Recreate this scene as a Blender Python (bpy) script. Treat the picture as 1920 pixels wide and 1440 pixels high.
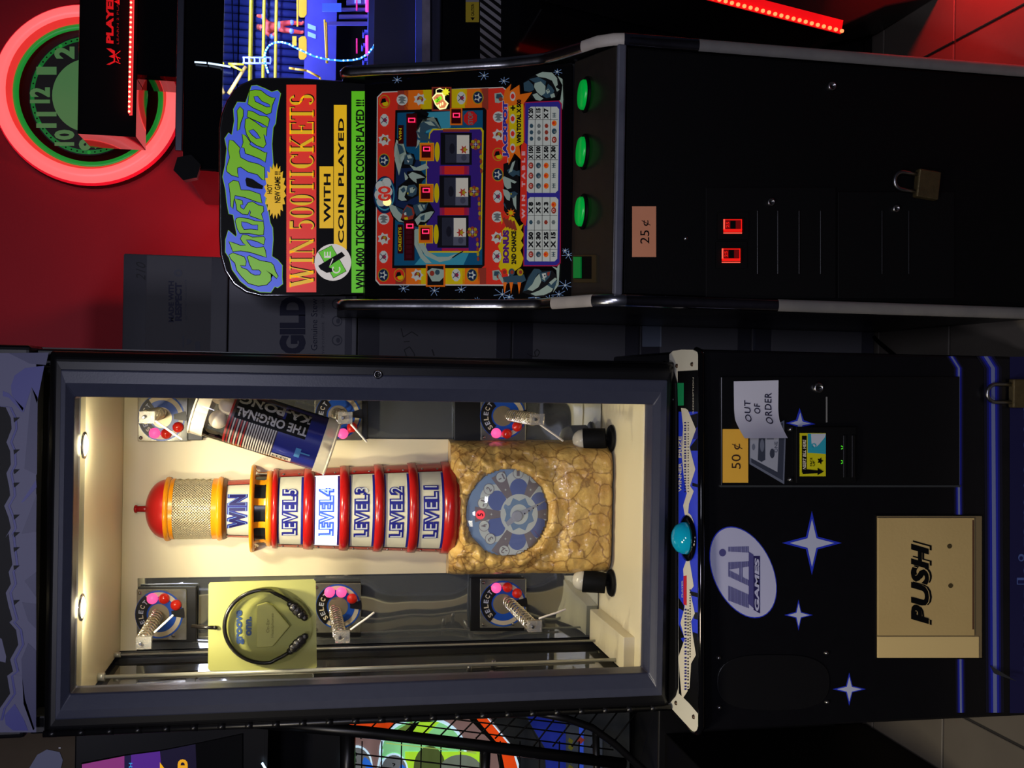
import bpy, bmesh, math, random
from mathutils import Vector, Matrix
random.seed(5)
S = bpy.context.scene
for o in list(bpy.data.objects): bpy.data.objects.remove(o)
PI = math.pi
# ------------------------------------------------------------------ camera, world, lights, exposure
CP, CR, FPX, CH = math.radians(10.6), math.radians(0.95), 1960.0, 1.55
cF = Vector((0, math.cos(CP), -math.sin(CP)))
_U = Vector((0, math.sin(CP), math.cos(CP))); _R = Vector((1, 0, 0))
cR = _R*math.cos(CR) + _U*math.sin(CR)          # world right-hand side of the (rolled) camera
cU = _U*math.cos(CR) - _R*math.sin(CR)
CAM = Vector((0, 0, CH))
cd = bpy.data.cameras.new('camera'); cam = bpy.data.objects.new('camera', cd); S.collection.objects.link(cam)
cd.sensor_fit = 'HORIZONTAL'; cd.sensor_width = 36.0; cd.lens = 36.0*FPX/1920.0
cd.clip_start = 0.02
M3 = Matrix((-cU, cR, -cF)).transposed()        # the photograph was taken with the camera turned on its side
cam.matrix_world = Matrix.Translation(CAM) @ M3.to_4x4()
S.camera = cam
S.view_settings.view_transform = 'Standard'; S.view_settings.look = 'None'
S.view_settings.gamma = 1.0; S.view_settings.exposure = 0.0
S.view_settings.use_curve_mapping = False
w = bpy.data.worlds.new('world'); S.world = w; w.use_nodes = True
bg = w.node_tree.nodes['Background']; bg.inputs[0].default_value = (0.10, 0.11, 0.16, 1); bg.inputs[1].default_value = 0.09

def light(name, kind, loc, col, power, target=None, size=0.1, sy=None, spot=None, blend=0.5):
    l = bpy.data.lights.new(name, kind); l.color = col; l.energy = power
    if kind == 'AREA':
        l.size = size
        if sy: l.shape = 'RECTANGLE'; l.size_y = sy
    else: l.shadow_soft_size = size
    if kind == 'SPOT': l.spot_size = spot; l.spot_blend = blend
    o = bpy.data.objects.new(name, l); S.collection.objects.link(o); o.location = loc
    if target: o.rotation_euler = (Vector(target)-Vector(loc)).to_track_quat('-Z', 'Y').to_euler()
    return o
light('room_lamp', 'AREA', (0.26, -0.95, 2.10), (0.80, 0.80, 1.0), 20.0, (0.05, 2.3, 0.6), 0.45, 0.25)
light('added_highlight_lamp', 'AREA', (-0.75, -0.6, 2.95), (0.84, 0.82, 1.0), 20.0, (-0.1, 2.3, 0.5), 0.30, 0.25)  # extra lamp added for a dial highlight and more front light
light('wall_red_lamp', 'POINT', (0.40, 2.98, 1.76), (1.0, 0.14, 0.16), 3.6, None, 0.03)
light('hall_red_lamp', 'SPOT', (1.75, 1.7, 2.25), (1.0, 0.10, 0.12), 7.0, (0.10, 3.35, 2.3), 0.10, None, 0.5, 0.9)
light('hall_floor_lamp', 'AREA', (-1.05, 0.9, 2.4), (1.0, 0.88, 0.66), 5.0, (-0.9, 2.45, 0.0), 0.3, 0.3).data.spread = math.radians(75)
for lx in (-0.135, -0.455):
    light('ceiling_lamp_light', 'SPOT', (lx, 2.19, 1.965), (1.0, 0.88, 0.58), 15.0, (-0.30+lx*.2, 2.55, 1.05), 0.024, None, math.radians(136), 1.0)
    light('ceiling_lamp_spill', 'POINT', (lx, 2.19, 1.965), (1.0, 0.88, 0.58), 0.8, None, 0.024)

# ------------------------------------------------------------------ geometry helpers
def ray(u, v): return cF*FPX + cR*(720-v) + cU*(960-u)
def aty(u, v, Y):
    d = ray(u, v); return CAM + d*(Y/d.y)
def atz(u, v, Z):
    d = ray(u, v); return CAM + d*((Z-CH)/d.z)
class Pl:                                        # a real plane in the room; photograph measurements are laid out on it
    def __init__(s, p, n):
        s.p = Vector(p); s.n = Vector(n).normalized()
        if s.n.dot(CAM-s.p) < 0: s.n = -s.n
    def px(s, u, v, l=0.0):
        d = ray(u, v); return CAM + d*((s.p-CAM).dot(s.n)/d.dot(s.n)) + s.n*l
def YP(Y): return Pl((0, Y, 0), (0, -1, 0))
def lin(c):
    return tuple(((x/255)/12.92 if x/255 <= .04045 else ((x/255+.055)/1.055)**2.4) for x in c)
MATS = {}
def mat(name, col, rough=.5, metal=0., emit=0., ecol=None, coat=0., spec=.5):
    if name in MATS: return MATS[name]
    m = bpy.data.materials.new(name); m.use_nodes = True; b = m.node_tree.nodes['Principled BSDF']
    b.inputs['Base Color'].default_value = (*lin(col), 1); b.inputs['Roughness'].default_value = rough
    b.inputs['Metallic'].default_value = metal; b.inputs['Specular IOR Level'].default_value = spec
    b.inputs['Coat Weight'].default_value = coat
    if emit:
        b.inputs['Emission Color'].default_value = (*lin(ecol or col), 1); b.inputs['Emission Strength'].default_value = emit
    MATS[name] = m; return m
def noisy(name, col, col2, scale, rough=.6, bump=.0, bscale=None, metal=0., detail=4, spec=.5):
    m = mat(name, col, rough, metal, spec=spec); nt = m.node_tree; b = nt.nodes['Principled BSDF']
    tc = nt.nodes.new('ShaderNodeTexCoord'); n = nt.nodes.new('ShaderNodeTexNoise')
    n.inputs['Scale'].default_value = scale; n.inputs['Detail'].default_value = detail
    nt.links.new(tc.outputs['Object'], n.inputs['Vector'])
    mx = nt.nodes.new('ShaderNodeMix'); mx.data_type = 'RGBA'
    mx.inputs[6].default_value = (*lin(col), 1); mx.inputs[7].default_value = (*lin(col2), 1)
    nt.links.new(n.outputs['Fac'], mx.inputs[0]); nt.links.new(mx.outputs[2], b.inputs['Base Color'])
    if bump:
        n2 = nt.nodes.new('ShaderNodeTexNoise'); n2.inputs['Scale'].default_value = bscale or scale
        n2.inputs['Detail'].default_value = 5
        nt.links.new(tc.outputs['Object'], n2.inputs['Vector'])
        bp = nt.nodes.new('ShaderNodeBump'); bp.inputs['Strength'].default_value = bump; bp.inputs['Distance'].default_value = .01
        nt.links.new(n2.outputs['Fac'], bp.inputs['Height']); nt.links.new(bp.outputs[0], b.inputs['Normal'])
    return m
def clear(name, tint=(255, 255, 255), refl=.04, rough=.02, fres=1.45, alpha=0.0, body=(255, 255, 255)):
    if name in MATS: return MATS[name]
    m = bpy.data.materials.new(name); m.use_nodes = True; nt = m.node_tree; nt.nodes.clear()
    out = nt.nodes.new('ShaderNodeOutputMaterial'); tr = nt.nodes.new('ShaderNodeBsdfTransparent')
    tr.inputs[0].default_value = (*lin(tint), 1); gl = nt.nodes.new('ShaderNodeBsdfGlossy'); gl.inputs['Roughness'].default_value = rough
    gl.inputs[0].default_value = (1, 1, 1, 1)
    fr = nt.nodes.new('ShaderNodeFresnel'); fr.inputs[0].default_value = fres
    mx = nt.nodes.new('ShaderNodeMixShader'); nt.links.new(fr.outputs[0], mx.inputs[0])
    src = tr.outputs[0]
    if alpha:
        df = nt.nodes.new('ShaderNodeBsdfDiffuse'); df.inputs[0].default_value = (*lin(body), 1)
        m2 = nt.nodes.new('ShaderNodeMixShader'); m2.inputs[0].default_value = alpha
        nt.links.new(tr.outputs[0], m2.inputs[1]); nt.links.new(df.outputs[0], m2.inputs[2]); src = m2.outputs[0]
    nt.links.new(src, mx.inputs[1]); nt.links.new(gl.outputs[0], mx.inputs[2]); nt.links.new(mx.outputs[0], out.inputs[0])
    MATS[name] = m; return m
def lit(name, col, k, rough=.35): return mat(name, col, rough, emit=k)

TC = {}
def glyphs(s, bold=0., shear=0., sp=1.):
    key = (s, bold, shear, sp)
    if key in TC: return TC[key]
    cu = bpy.data.curves.new('t', 'FONT'); cu.body = s; cu.offset = bold; cu.shear = shear; cu.space_character = sp
    cu.resolution_u = 3; cu.fill_mode = 'FRONT'
    ob = bpy.data.objects.new('t', cu); me = bpy.data.meshes.new_from_object(ob)
    vs = [(v.co.x, v.co.y) for v in me.vertices]; fs = [tuple(p.vertices) for p in me.polygons]
    bpy.data.objects.remove(ob); bpy.data.curves.remove(cu); bpy.data.meshes.remove(me)
    x0 = min(a for a, b in vs); x1 = max(a for a, b in vs); y0 = min(b for a, b in vs); y1 = max(b for a, b in vs)
    vs = [((a-x0)/(x1-x0), (b-y0)/(y1-y0)) for a, b in vs]
    TC[key] = (vs, fs, (x1-x0)/(y1-y0)); return TC[key]

class MB:
    def __init__(s): s.v = []; s.f = []; s.mi = []; s.sm = []; s.mats = []; s.cut = []
    def brk(s): s.cut.append((len(s.v), len(s.f))); return s     # what follows is a piece of its own
    def m(s, mat):
        if mat not in s.mats: s.mats.append(mat)
        return s.mats.index(mat)
    def add(s, vs, fs, mat, smooth=False):
        b = len(s.v); s.v += [Vector(x) for x in vs]; k = s.m(mat)
        for f in fs: s.f.append(tuple(i+b for i in f)); s.mi.append(k); s.sm.append(smooth)
        return s
    def box(s, x0, x1, y0, y1, z0, z1, mat):
        return s.add([(x, y, z) for x in (x0, x1) for y in (y0, y1) for z in (z0, z1)],
              [(0, 1, 3, 2), (4, 6, 7, 5), (0, 4, 5, 1), (2, 3, 7, 6), (0, 2, 6, 4), (1, 5, 7, 3)], mat)
    def prism(s, pts, d, mat, smooth=False):      # pts: 3-D outline, d: extrusion vector
        n = len(pts); d = Vector(d); p = [Vector(q) for q in pts]
        s.add(p, [tuple(range(n))], mat); s.add([q+d for q in p], [tuple(range(n))[::-1]], mat)
        s.add(p+[q+d for q in p], [(i, (i+1) % n, n+(i+1) % n, n+i) for i in range(n)], mat, smooth)
        return s
    def poly(s, pts, mat): return s.add(pts, [tuple(range(len(pts)))], mat)
    def pg(s, pl, pts, mat, l=.0006): return s.poly([pl.px(u, v, l) for u, v in pts], mat)
    def rc(s, pl, u0, u1, v0, v1, mat, l=.0006): return s.pg(pl, [(u0, v0), (u1, v0), (u1, v1), (u0, v1)], mat, l)
    def bar(s, pl, u0, u1, v0, v1, mat, l0, l1):  # a raised rectangular block on a plane
        a = [pl.px(u, v, l0) for u, v in ((u0, v0), (u1, v0), (u1, v1), (u0, v1))]
        return s.prism(a, pl.n*(l1-l0), mat)
    def disc(s, pl, u, v, ru, rv, mat, l=.0006, n=28, a0=0, a1=2*PI, ri=0, rot=0):
        full = abs(a1-a0) > 6.28; k = n if full else n+1
        cs, sn = math.cos(rot), math.sin(rot)
        def q(t, f):
            a, b = ru*f*math.cos(t), rv*f*math.sin(t); return pl.px(u+a*cs-b*sn, v+a*sn+b*cs, l)
        ts = [a0+(a1-a0)*i/n for i in range(k)]
        if ri:
            vs = [q(t, 1) for t in ts]+[q(t, ri) for t in ts]
            fs = [(i, (i+1) % k, k+(i+1) % k, k+i) for i in range(k if full else k-1)]
            return s.add(vs, fs, mat)
        vs = [q(t, 1) for t in ts]
        if not full: vs.append(pl.px(u, v, l))
        return s.poly(vs, mat)
    def star(s, pl, u, v, ru, rv, mat, l, k=4, inner=.28, rot=0):
        pts = []
        for i in range(2*k):
            f = 1 if i % 2 == 0 else inner; t = rot+PI*i/k
            pts.append((u+ru*f*math.cos(t), v+rv*f*math.sin(t)))
        return s.pg(pl, pts, mat, l)
    def line(s, pl, pts, wd, mat, l=.0006):
        for (a, b), (c, d) in zip(pts, pts[1:]):
            L = math.hypot(c-a, d-b) or 1; nx, ny = -(d-b)/L*wd/2, (c-a)/L*wd/2
            s.pg(pl, [(a+nx, b+ny), (c+nx, d+ny), (c-nx, d-ny), (a-nx, b-ny)], mat, l)
        return s
    def textf(s, st, fn, mat, bold=0., shear=0., sp=1.):
        vs, fs, _ = glyphs(st, bold, shear, sp); return s.add([fn(a, b) for a, b in vs], fs, mat)
    def text(s, st, pl, ub, ut, vs, ve, mat, l=.0012, bold=0., shear=0., sp=1., slant=0.):
        return s.textf(st, lambda a, b: pl.px(ub+(ut-ub)*b+slant*a, vs+(ve-vs)*a, l), mat, bold, shear, sp)
    def cyl(s, p0, p1, r0, r1, mat, n=16, caps=True, smooth=True):
        p0, p1 = Vector(p0), Vector(p1); d = (p1-p0).normalized(); a = d.orthogonal().normalized(); b = d.cross(a)
        c = [a*math.cos(2*PI*i/n)+b*math.sin(2*PI*i/n) for i in range(n)]
        s.add([p0+x*r0 for x in c]+[p1+x*r1 for x in c], [(i, (i+1) % n, n+(i+1) % n, n+i) for i in range(n)], mat, smooth)
        if caps: s.poly([p0+x*r0 for x in c], mat); s.poly([p1+x*r1 for x in c], mat)
        return s
    def tube(s, pts, r, mat, n=8, closed=False):
        P = [Vector(p) for p in pts]; rings = []; prev = None; N = len(P)
        for i, p in enumerate(P):
            t = ((P[(i+1) % N]-P[i-1]) if closed or 0 < i < N-1 else (P[1]-P[0] if i == 0 else P[-1]-P[-2])).normalized()
            a = (prev - t*prev.dot(t)) if prev is not None else t.orthogonal()
            a.normalize(); prev = a; b = t.cross(a)
            rings.append([p+(a*math.cos(2*PI*k/n)+b*math.sin(2*PI*k/n))*r for k in range(n)])
        vs = [x for g in rings for x in g]
        fs = [(i*n+k, i*n+(k+1) % n, ((i+1) % N)*n+(k+1) % n, ((i+1) % N)*n+k) for i in range(N if closed else N-1) for k in range(n)]
        s.add(vs, fs, mat, True)
        if not closed: s.poly(rings[0], mat); s.poly(rings[-1], mat)
        return s
    def lathe(s, c, prof, mat, n=32, a0=0, a1=2*PI, ax='z', smooth=True, sy=1.):  # prof (r, h) about +z (or -y) through c
        c = Vector(c); full = abs(a1-a0) > 6.28; k = n if full else n+1; m = len(prof); vs = []
        for i in range(k):
            t = a0+(a1-a0)*i/n
            for r, h in prof:
                if ax == 'z': vs.append(c+Vector((r*math.sin(t), -r*math.cos(t)*sy, h)))
                else: vs.append(c+Vector((r*math.sin(t), -h, r*math.cos(t))))
        fs = [(i*m+j, ((i+1) % k)*m+j, ((i+1) % k)*m+j+1, i*m+j+1) for i in range(k if full else k-1) for j in range(m-1)]
        return s.add(vs, fs, mat, smooth)
    def ball(s, c, r, mat, n=16, sz=(1, 1, 1)):
        c = Vector(c); vs = []; fs = []; m = n//2
        for j in range(m+1):
            for i in range(n):
                t, p = 2*PI*i/n, PI*j/m
                vs.append(c+Vector((r*sz[0]*math.sin(p)*math.cos(t), r*sz[1]*math.sin(p)*math.sin(t), r*sz[2]*math.cos(p))))
        for j in range(m):
            for i in range(n): fs.append((j*n+i, j*n+(i+1) % n, (j+1)*n+(i+1) % n, (j+1)*n+i))
        return s.add(vs, fs, mat, True)

ORG = {}
def props(o, **k):
    for a, b in k.items():
        if b is not None: o[a] = b
def thing(name, label, cat, loc, group=None):
    o = bpy.data.objects.new(name, None); S.collection.objects.link(o); o.location = loc; o.empty_display_size = .1
    props(o, label=label, category=cat, group=group); ORG[o.name] = Vector(loc); return o
def build(mb, name, org, bevel=0., seg=2, norm=True):
    me = bpy.data.meshes.new(name); me.from_pydata([tuple(v-org) for v in mb.v], [], mb.f)
    for m in mb.mats: me.materials.append(m)
    for p, k, sm in zip(me.polygons, mb.mi, mb.sm): p.material_index = k; p.use_smooth = sm
    if norm:
        bm = bmesh.new(); bm.from_mesh(me); bmesh.ops.remove_doubles(bm, verts=bm.verts, dist=1e-6)
        bmesh.ops.recalc_face_normals(bm, faces=bm.faces); bm.to_mesh(me); bm.free()
    me.validate()
    o = bpy.data.objects.new(name, me); S.collection.objects.link(o)
    if bevel:
        bv = o.modifiers.new('bevel', 'BEVEL'); bv.width = bevel; bv.segments = seg; bv.limit_method = 'ANGLE'; bv.angle_limit = .6
    return o
def pieces(mb):
    c = [(0, 0)]+[x for x in mb.cut if x != (0, 0)]+[(len(mb.v), len(mb.f))]; out = []
    for (v0, f0), (v1, f1) in zip(c, c[1:]):
        if f1 == f0: continue
        q = MB(); q.mats = []; q.v = mb.v[v0:v1]; q.sm = mb.sm[f0:f1]; q.f = [tuple(i-v0 for i in f) for f in mb.f[f0:f1]]
        q.mi = [q.m(mb.mats[k]) for k in mb.mi[f0:f1]]; out.append(q)
    return out
def part(mb, name, par, label=None, bevel=0., kind=None, seg=2, norm=True):
    if mb.cut:
        return [part(q, name, par, label, bevel, kind, seg, norm) for q in pieces(mb)][0]
    org = ORG[par.name]; o = build(mb, name, org, bevel, seg, norm); o.parent = par; ORG[o.name] = org
    props(o, label=label, kind=kind); return o
def single(mb, name, label, cat, loc, group=None, bevel=0.):
    o = build(mb, name, Vector(loc), bevel); o.location = loc; ORG[o.name] = Vector(loc)
    props(o, label=label, category=cat, group=group); return o
def struct(mb, name, bevel=0.):
    o = build(mb, name, Vector((0, 0, 0)), bevel); ORG[o.name] = Vector((0, 0, 0)); o['kind'] = 'structure'; return o

# ------------------------------------------------------------------ shared materials
BLACK = mat('black_laminate', (12, 12, 14), .35, spec=.4)
BLACKM = mat('black_matte', (9, 9, 10), .6, spec=.12)
BLACKG = mat('black_gloss', (6, 6, 8), .07)
INK = mat('black_ink', (8, 8, 9), .5, spec=.15)
CHROME = noisy('chrome', (214, 214, 218), (180, 182, 190), 30, .20, .03, 60, 1.0)
STEEL = mat('steel', (150, 150, 152), .28, 1.0)
WHITE = mat('white_paint', (226, 216, 196), .45)
BRASS = noisy('brass', (120, 105, 70), (90, 80, 55), 60, .45, .1, 200, .8)
GLASS = clear('window_glass')
ACRY = clear('clear_acrylic', (238, 240, 240), fres=1.6)

# ------------------------------------------------------------------ setting
T = .3315
mb = MB(); mb.box(-2.6, 2.8, -1.2, 3.40, -.06, -.004, noisy('grout', (38, 35, 32), (26, 24, 22), 30, .9)); floor = struct(mb, 'floor')
TILEM = noisy('floor_tile', (104, 98, 88), (86, 80, 72), 5, .5, .05, 60, spec=.3)
tb = MB(); h = T/2-.0035; tb.box(-h, h, -h, h, -.02, 0, TILEM)
t0 = build(tb, 'tile', Vector((0, 0, 0)), .0015, 1)
first = True
for i in range(-6, 6):
    for j in range(-2, 3):
        o = t0 if first else t0.copy()
        if not first: S.collection.objects.link(o)
        first = False; o.parent = floor; o.location = (.871+T*(i-.5), 2.363+T*(j+.5), 0)
mb = MB(); mb.box(-2.6, 2.8, 3.35, 3.42, -.06, 3.1, noisy('red_wall', (170, 26, 40), (150, 20, 34), 3, .6, .05, 120, spec=.25)); struct(mb, 'wall_back')
mb = MB(); mb.box(-2.6, 2.8, -1.2, 3.40, 3.1, 3.16, mat('ceiling_black', (14, 14, 16), .9)); struct(mb, 'ceiling')

# ================================================================== PRIZE CABINET WITH THE LIGHTHOUSE
PZ = thing('prize_cabinet', 'tall black prize cabinet with a toy lighthouse behind its brightly lit glass door', 'arcade machine', (-.31, 2.3, 0))
FY = 2.02; FP = YP(FY)
X0, X1 = -.701, .077
mb = MB(); mb.box(X0, X1, FY, 2.66, .003, .782, noisy('cabinet_vinyl', (7, 7, 10), (11, 11, 15), 40, .3, .02, 200, spec=.35))
part(mb, 'base_cabinet', PZ, bevel=.006)
# --- control panel (a shelf in front of the door)
PZT = .790
PA = Pl((0, FY, PZT), (0, -.06, 1))
def pan(u, v): return PA.px(u, v, 0)
mb = MB()
out = [pan(1255, 664), pan(1262, 658), pan(1278, 655.5), pan(1300, 656), pan(1307, 659), pan(1309, 665), pan(1309, 1362), pan(1306, 1370), pan(1301, 1372.5), pan(1296, 1370), pan(1252, 1322), pan(1252, 1312)]
mb.prism(out, (0, 0, -.012), mat('panel_white', (214, 210, 190), .4)); part(mb, 'control_panel', PZ)
mb = MB(); edge = [q+Vector((0, -.0015, -.006)) for q in out[3:11]]; mb.tube(edge, .0065, BLACKG, 8); part(mb, 'panel_trim', PZ)
A_B = mat('art_blue', (38, 62, 214), .35); A_BD = mat('art_dark_blue', (22, 24, 120), .4); A_W = mat('art_cream', (224, 216, 190), .4)
mb = MB()
mb.pg(PA, [(1271, 696), (1309, 694), (1309, 1338), (1292, 1318), (1273, 1300)], INK, .0005)
mb.rc(PA, 1273, 1309, 772, 1010, A_B, .0008)
mb.pg(PA, [(1273, 1010), (1309, 1010), (1309, 1200), (1300, 1235), (1273, 1190)], A_B, .0008)
for q in ([(1273, 1120), (1283, 1135), (1283, 1146), (1273, 1140)], [(1294, 1108), (1309, 1112), (1309, 1120), (1294, 1116)], [(1273, 1170), (1284, 1195), (1273, 1198)], [(1302, 1148), (1309, 1148), (1309, 1162), (1302, 1160)], [(1300, 1185), (1309, 1188), (1309, 1235), (1300, 1230)], [(1291, 780), (1309, 775), (1309, 800), (1303, 806)], [(1295, 838), (1309, 820), (1309, 845), (1296, 845)], [(1299, 905), (1309, 908), (1309, 914), (1299, 911)]):
    mb.pg(PA, q, INK, .0011)
mb.pg(PA, [(1304, 808), (1309, 800), (1309, 822), (1300, 824)], A_BD, .0012)
zz = [(1278, 765), (1287, 766), (1291, 769), (1306, 805), (1294, 838), (1305, 880), (1295, 911), (1302, 921), (1293, 945), (1291, 968)]
zl = [(1285, 965), (1282, 948), (1289, 925), (1284, 900), (1279, 850), (1282, 800)]
mb.pg(PA, zz+zl, A_W, .0014)
mb.pg(PA, [(1289, 1048), (1294, 1050), (1302, 1099), (1295, 1108), (1304, 1150), (1297, 1165), (1300, 1190), (1306, 1228), (1297, 1244), (1294, 1290), (1280, 1312), (1276, 1270), (1273, 1232), (1285, 1198), (1277, 1168), (1285, 1138), (1284, 1100), (1282, 1067)], A_W, .0014)
mb.disc(PA, 1291, 1008, 14, 46, A_W, .0016)
mb.pg(PA, [(1283, 1080), (1289, 1079), (1289, 1135), (1283, 1133)], mat('art_red', (205, 28, 40), .4), .0018)
mb.pg(PA, [(1271, 718), (1283, 718), (1283, 760), (1271, 761)], mat('art_green', (30, 150, 90), .3), .0012)
for k in range(26):                                # rows of tiny rules text, too small to read
    v = 790+k*5.2+random.random()*2; mb.rc(PA, 1284.5, 1288, v, v+2.6, A_BD, .002); mb.rc(PA, 1291, 1293, v, v+1.8, INK, .002)
    v = 1140+k*6.0+random.random()*2; mb.rc(PA, 1285, 1289, v, v+3, A_BD, .002); mb.rc(PA, 1290.5, 1293, v+1, v+4, INK, .002)
    v = 1105+k*5.0; mb.rc(PA, 1294.5, 1296.5, v, v+2.6, INK, .002)
mb.text('WINNER', PA, 1279.5, 1274, 922, 868, A_W, .002, .02); mb.text('PRIZE', PA, 1279.5, 1274, 858, 818, A_W, .002, .02)
mb.text('REDEMPTION', PA, 1302.5, 1300.3, 775, 708, A_W, .002, .0)
mb.text('PLAYER', PA, 1282, 1279.6, 1120, 1088, A_W, .002, .02)
part(mb, 'panel_print', PZ)
mb = MB()
for u, v in ((1269.5, 686), (1298, 683), (1268, 1318), (1301, 1344)): mb.brk(); mb.lathe(pan(u, v), [(0, .004), (.0035, .003), (.005, .0)], mat('bolt_rust', (78, 62, 48), .5, .7), 12)
part(mb, 'panel_bolt', PZ)
mb = MB(); bc = pan(1290, 1009); mb.lathe(bc, [(.047, 0), (.047, .004), (.034, .007), (.031, .004)], BLACKG, 32); bez = part(mb, 'start_button', PZ, 'big round push button with turquoise dome')
mb = MB(); mb.lathe(bc+Vector((0, 0, .004)), [(.033, 0), (.032, .010), (.027, .020), (.017, .027), (.006, .030), (0, .0303)], mat('turquoise_dome', (10, 150, 180), .08, coat=.5, emit=.12), 32); part(mb, 'button_dome', bez)
mb = MB(); mb.prism([PA.px(u, v, .001) for u, v in ((1248, 676), (1258, 684), (1266, 698), (1271.5, 718), (1272.5, 760), (1272.5, 1290), (1268, 1306), (1258, 1318), (1248, 1322))], (0, 0, .006), BLACKM); part(mb, 'lower_rail', PZ, bevel=.002)
# --- front prints of the lower cabinet
ST_W = mat('star_white', (176, 182, 205), .45); ST_B = mat('star_blue', (34, 52, 190), .45); ST_H = mat('star_halo', (16, 18, 96), .5)
mb = MB()
for u, v, ru, rv in ((1522, 1018, 56, 60), (1497, 1153, 27, 29), (1592, 1292, 31, 31), (1703, 823, 42, 46)):
    mb.brk(); mb.star(FP, u, v, ru, rv, ST_B, .0006); mb.star(FP, u, v, ru*.75, rv*.75, ST_W, .0012)
mb.brk(); mb.pg(FP, [(1471, 793), (1491, 799), (1493, 805), (1502, 805), (1505, 799), (1527, 795), (1505, 788), (1497, 765), (1490, 787)], ST_B, .0056)
mb.pg(FP, [(1478, 793), (1493, 797), (1495, 803), (1500, 803), (1502, 797), (1518, 794), (1502, 790), (1498, 773), (1493, 789)], ST_W, .0062)
part(mb, 'star_print', PZ)
mb = MB(); rot = .43
mb.disc(FP, 1393, 1073, 56, 91, ST_B, .0007, 44, rot=-rot); mb.disc(FP, 1393, 1073, 54.5, 89, mat('logo_grey', (176, 178, 206), .5), .0013, 44, rot=-rot)
LG = mat('logo_blue', (72, 70, 128), .5)
mb.disc(FP, 1354, 1036, 6.5, 7, LG, .002)
def stripe_text(u0, u1, n, segs):
    for k in range(n):
        ub = u1+(u0-u1)*k/n
        for fn in segs:
            a, b = fn(k/(n-1)); mb.rc(FP, ub-1.5, ub, a, b, LG, .002)
stripe_text(1364, 1403, 17, [lambda t: (1104-6*t+(1-t)*10, 1140-12*t-2*t+0), ])
stripe_text(1364, 1403, 17, [lambda t: (1087-19*t, 1098-17*t), lambda t: (1052+2*t, 1062+14*t-8*t), ])
for t in range(17):
    u = 1403-t*2.3; a = t/16
    mb.rc(FP, u-1.4, u, 1055+3*a, 1100-34*a, LG, .0019) if 4 < t < 8 else None
    mb.rc(FP, u-1.4, u, 1024+1*a, 1036-2*a, LG, .002)
mb.pg(FP, [(1403, 1034), (1412, 1040), (1412, 1140), (1403, 1132)], LG, .002)
mb.pg(FP, [(1412, 1042), (1424, 1042), (1424, 1150), (1412, 1143)], mat('logo_dark', (34, 28, 84), .5), .0022)
mb.text('GAMES', FP, 1422.5, 1414, 1145, 1046, mat('logo_grey', (0, 0, 0)), .0026, .04, .15)
part(mb, 'oval_logo', PZ, 'grey oval maker emblem with blue striped lettering')
mb = MB()
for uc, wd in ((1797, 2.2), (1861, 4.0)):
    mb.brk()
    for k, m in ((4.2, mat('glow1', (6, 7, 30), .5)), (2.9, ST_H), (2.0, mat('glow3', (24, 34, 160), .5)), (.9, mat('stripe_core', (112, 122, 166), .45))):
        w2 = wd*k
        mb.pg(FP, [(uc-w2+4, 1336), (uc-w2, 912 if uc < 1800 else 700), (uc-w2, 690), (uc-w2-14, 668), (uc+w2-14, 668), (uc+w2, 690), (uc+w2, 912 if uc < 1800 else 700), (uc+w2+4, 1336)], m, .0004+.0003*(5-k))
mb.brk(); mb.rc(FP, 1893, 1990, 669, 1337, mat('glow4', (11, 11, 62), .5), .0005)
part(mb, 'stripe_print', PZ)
mb = MB()
mb.text('www.laigames.com', FP, 1963, 1906, 1264, 734, mat('web_blue', (74, 92, 150), .5), .0012, .05); mb.text('www.laigames.com', FP, 1962, 1907.5, 1262, 736, mat('web_navy', (14, 14, 74), .5), .0018, .005); part(mb, 'web_lettering', PZ)
# --- coin door with bill acceptor
mb = MB(); mb.bar(FP, 1350, 1797, 706, 912, mat('door_black', (11, 11, 13), .3, spec=.4), 0, .005); cdoor = part(mb, 'coin_door', PZ, bevel=.002)
mb = MB(); mb.bar(FP, 1349, 1798, 909.5, 913, mat('edge_grey', (74, 78, 80), .4, .6), 0, .0065); part(mb, 'door_edge', cdoor, 'grey metal edge')
mb = MB(); CD = YP(FY-.005); mb.bar(CD, 1488, 1600, 800, 905, BLACKM, 0, .012)
for u in (1574, 1590): mb.bar(CD, u, u+6, 815, 895, BLACK, .012, .016)
for u, v in ((1482, 805), (1482, 899)): mb.lathe(CD.px(u, v, 0), [(0, .006), (.004, .005), (.006, 0)], STEEL, 12, ax='y')
ba = part(mb, 'bill_acceptor', cdoor, bevel=.0015)
mb = MB(); BP = YP(FY-.017); YL = mat('acceptor_yellow', (196, 190, 20), .4, emit=.04)
mb.rc(BP, 1499, 1548, 812, 893, YL); mb.rc(BP, 1503, 1512, 817, 886, INK, .0012)
mb.pg(BP, [(1514, 813), (1548, 813), (1548, 851), (1514, 849)], mat('acceptor_cyan', (40, 150, 170), .4, emit=.03), .001)
mb.pg(BP, [(1520, 813), (1548, 813), (1546, 820), (1536, 832), (1528, 840), (1521, 832)], mat('hand_white', (190, 196, 204), .5), .0016)
mb.disc(BP, 1525, 836, 5, 5, MATS['acceptor_cyan'], .002, ri=.6)
mb.text('INSERT BILL HERE', BP, 1510.5, 1504.5, 882, 824, A_W, .0018, .02, .2)
mb.text('FACE', BP, 1522, 1518, 874, 858, INK, .0018, .02); mb.text('UP', BP, 1527, 1523, 874, 864, INK, .0018, .02)
mb.star(BP, 1537, 864, 6, 7, INK, .0018, 5, .5)
mb.pg(BP, [(1504, 879), (1532, 882), (1532, 877), (1544, 884), (1532, 891), (1532, 887), (1504, 889)], INK, .002)
GL = lit('green_led', (80, 230, 40), .55)
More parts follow.
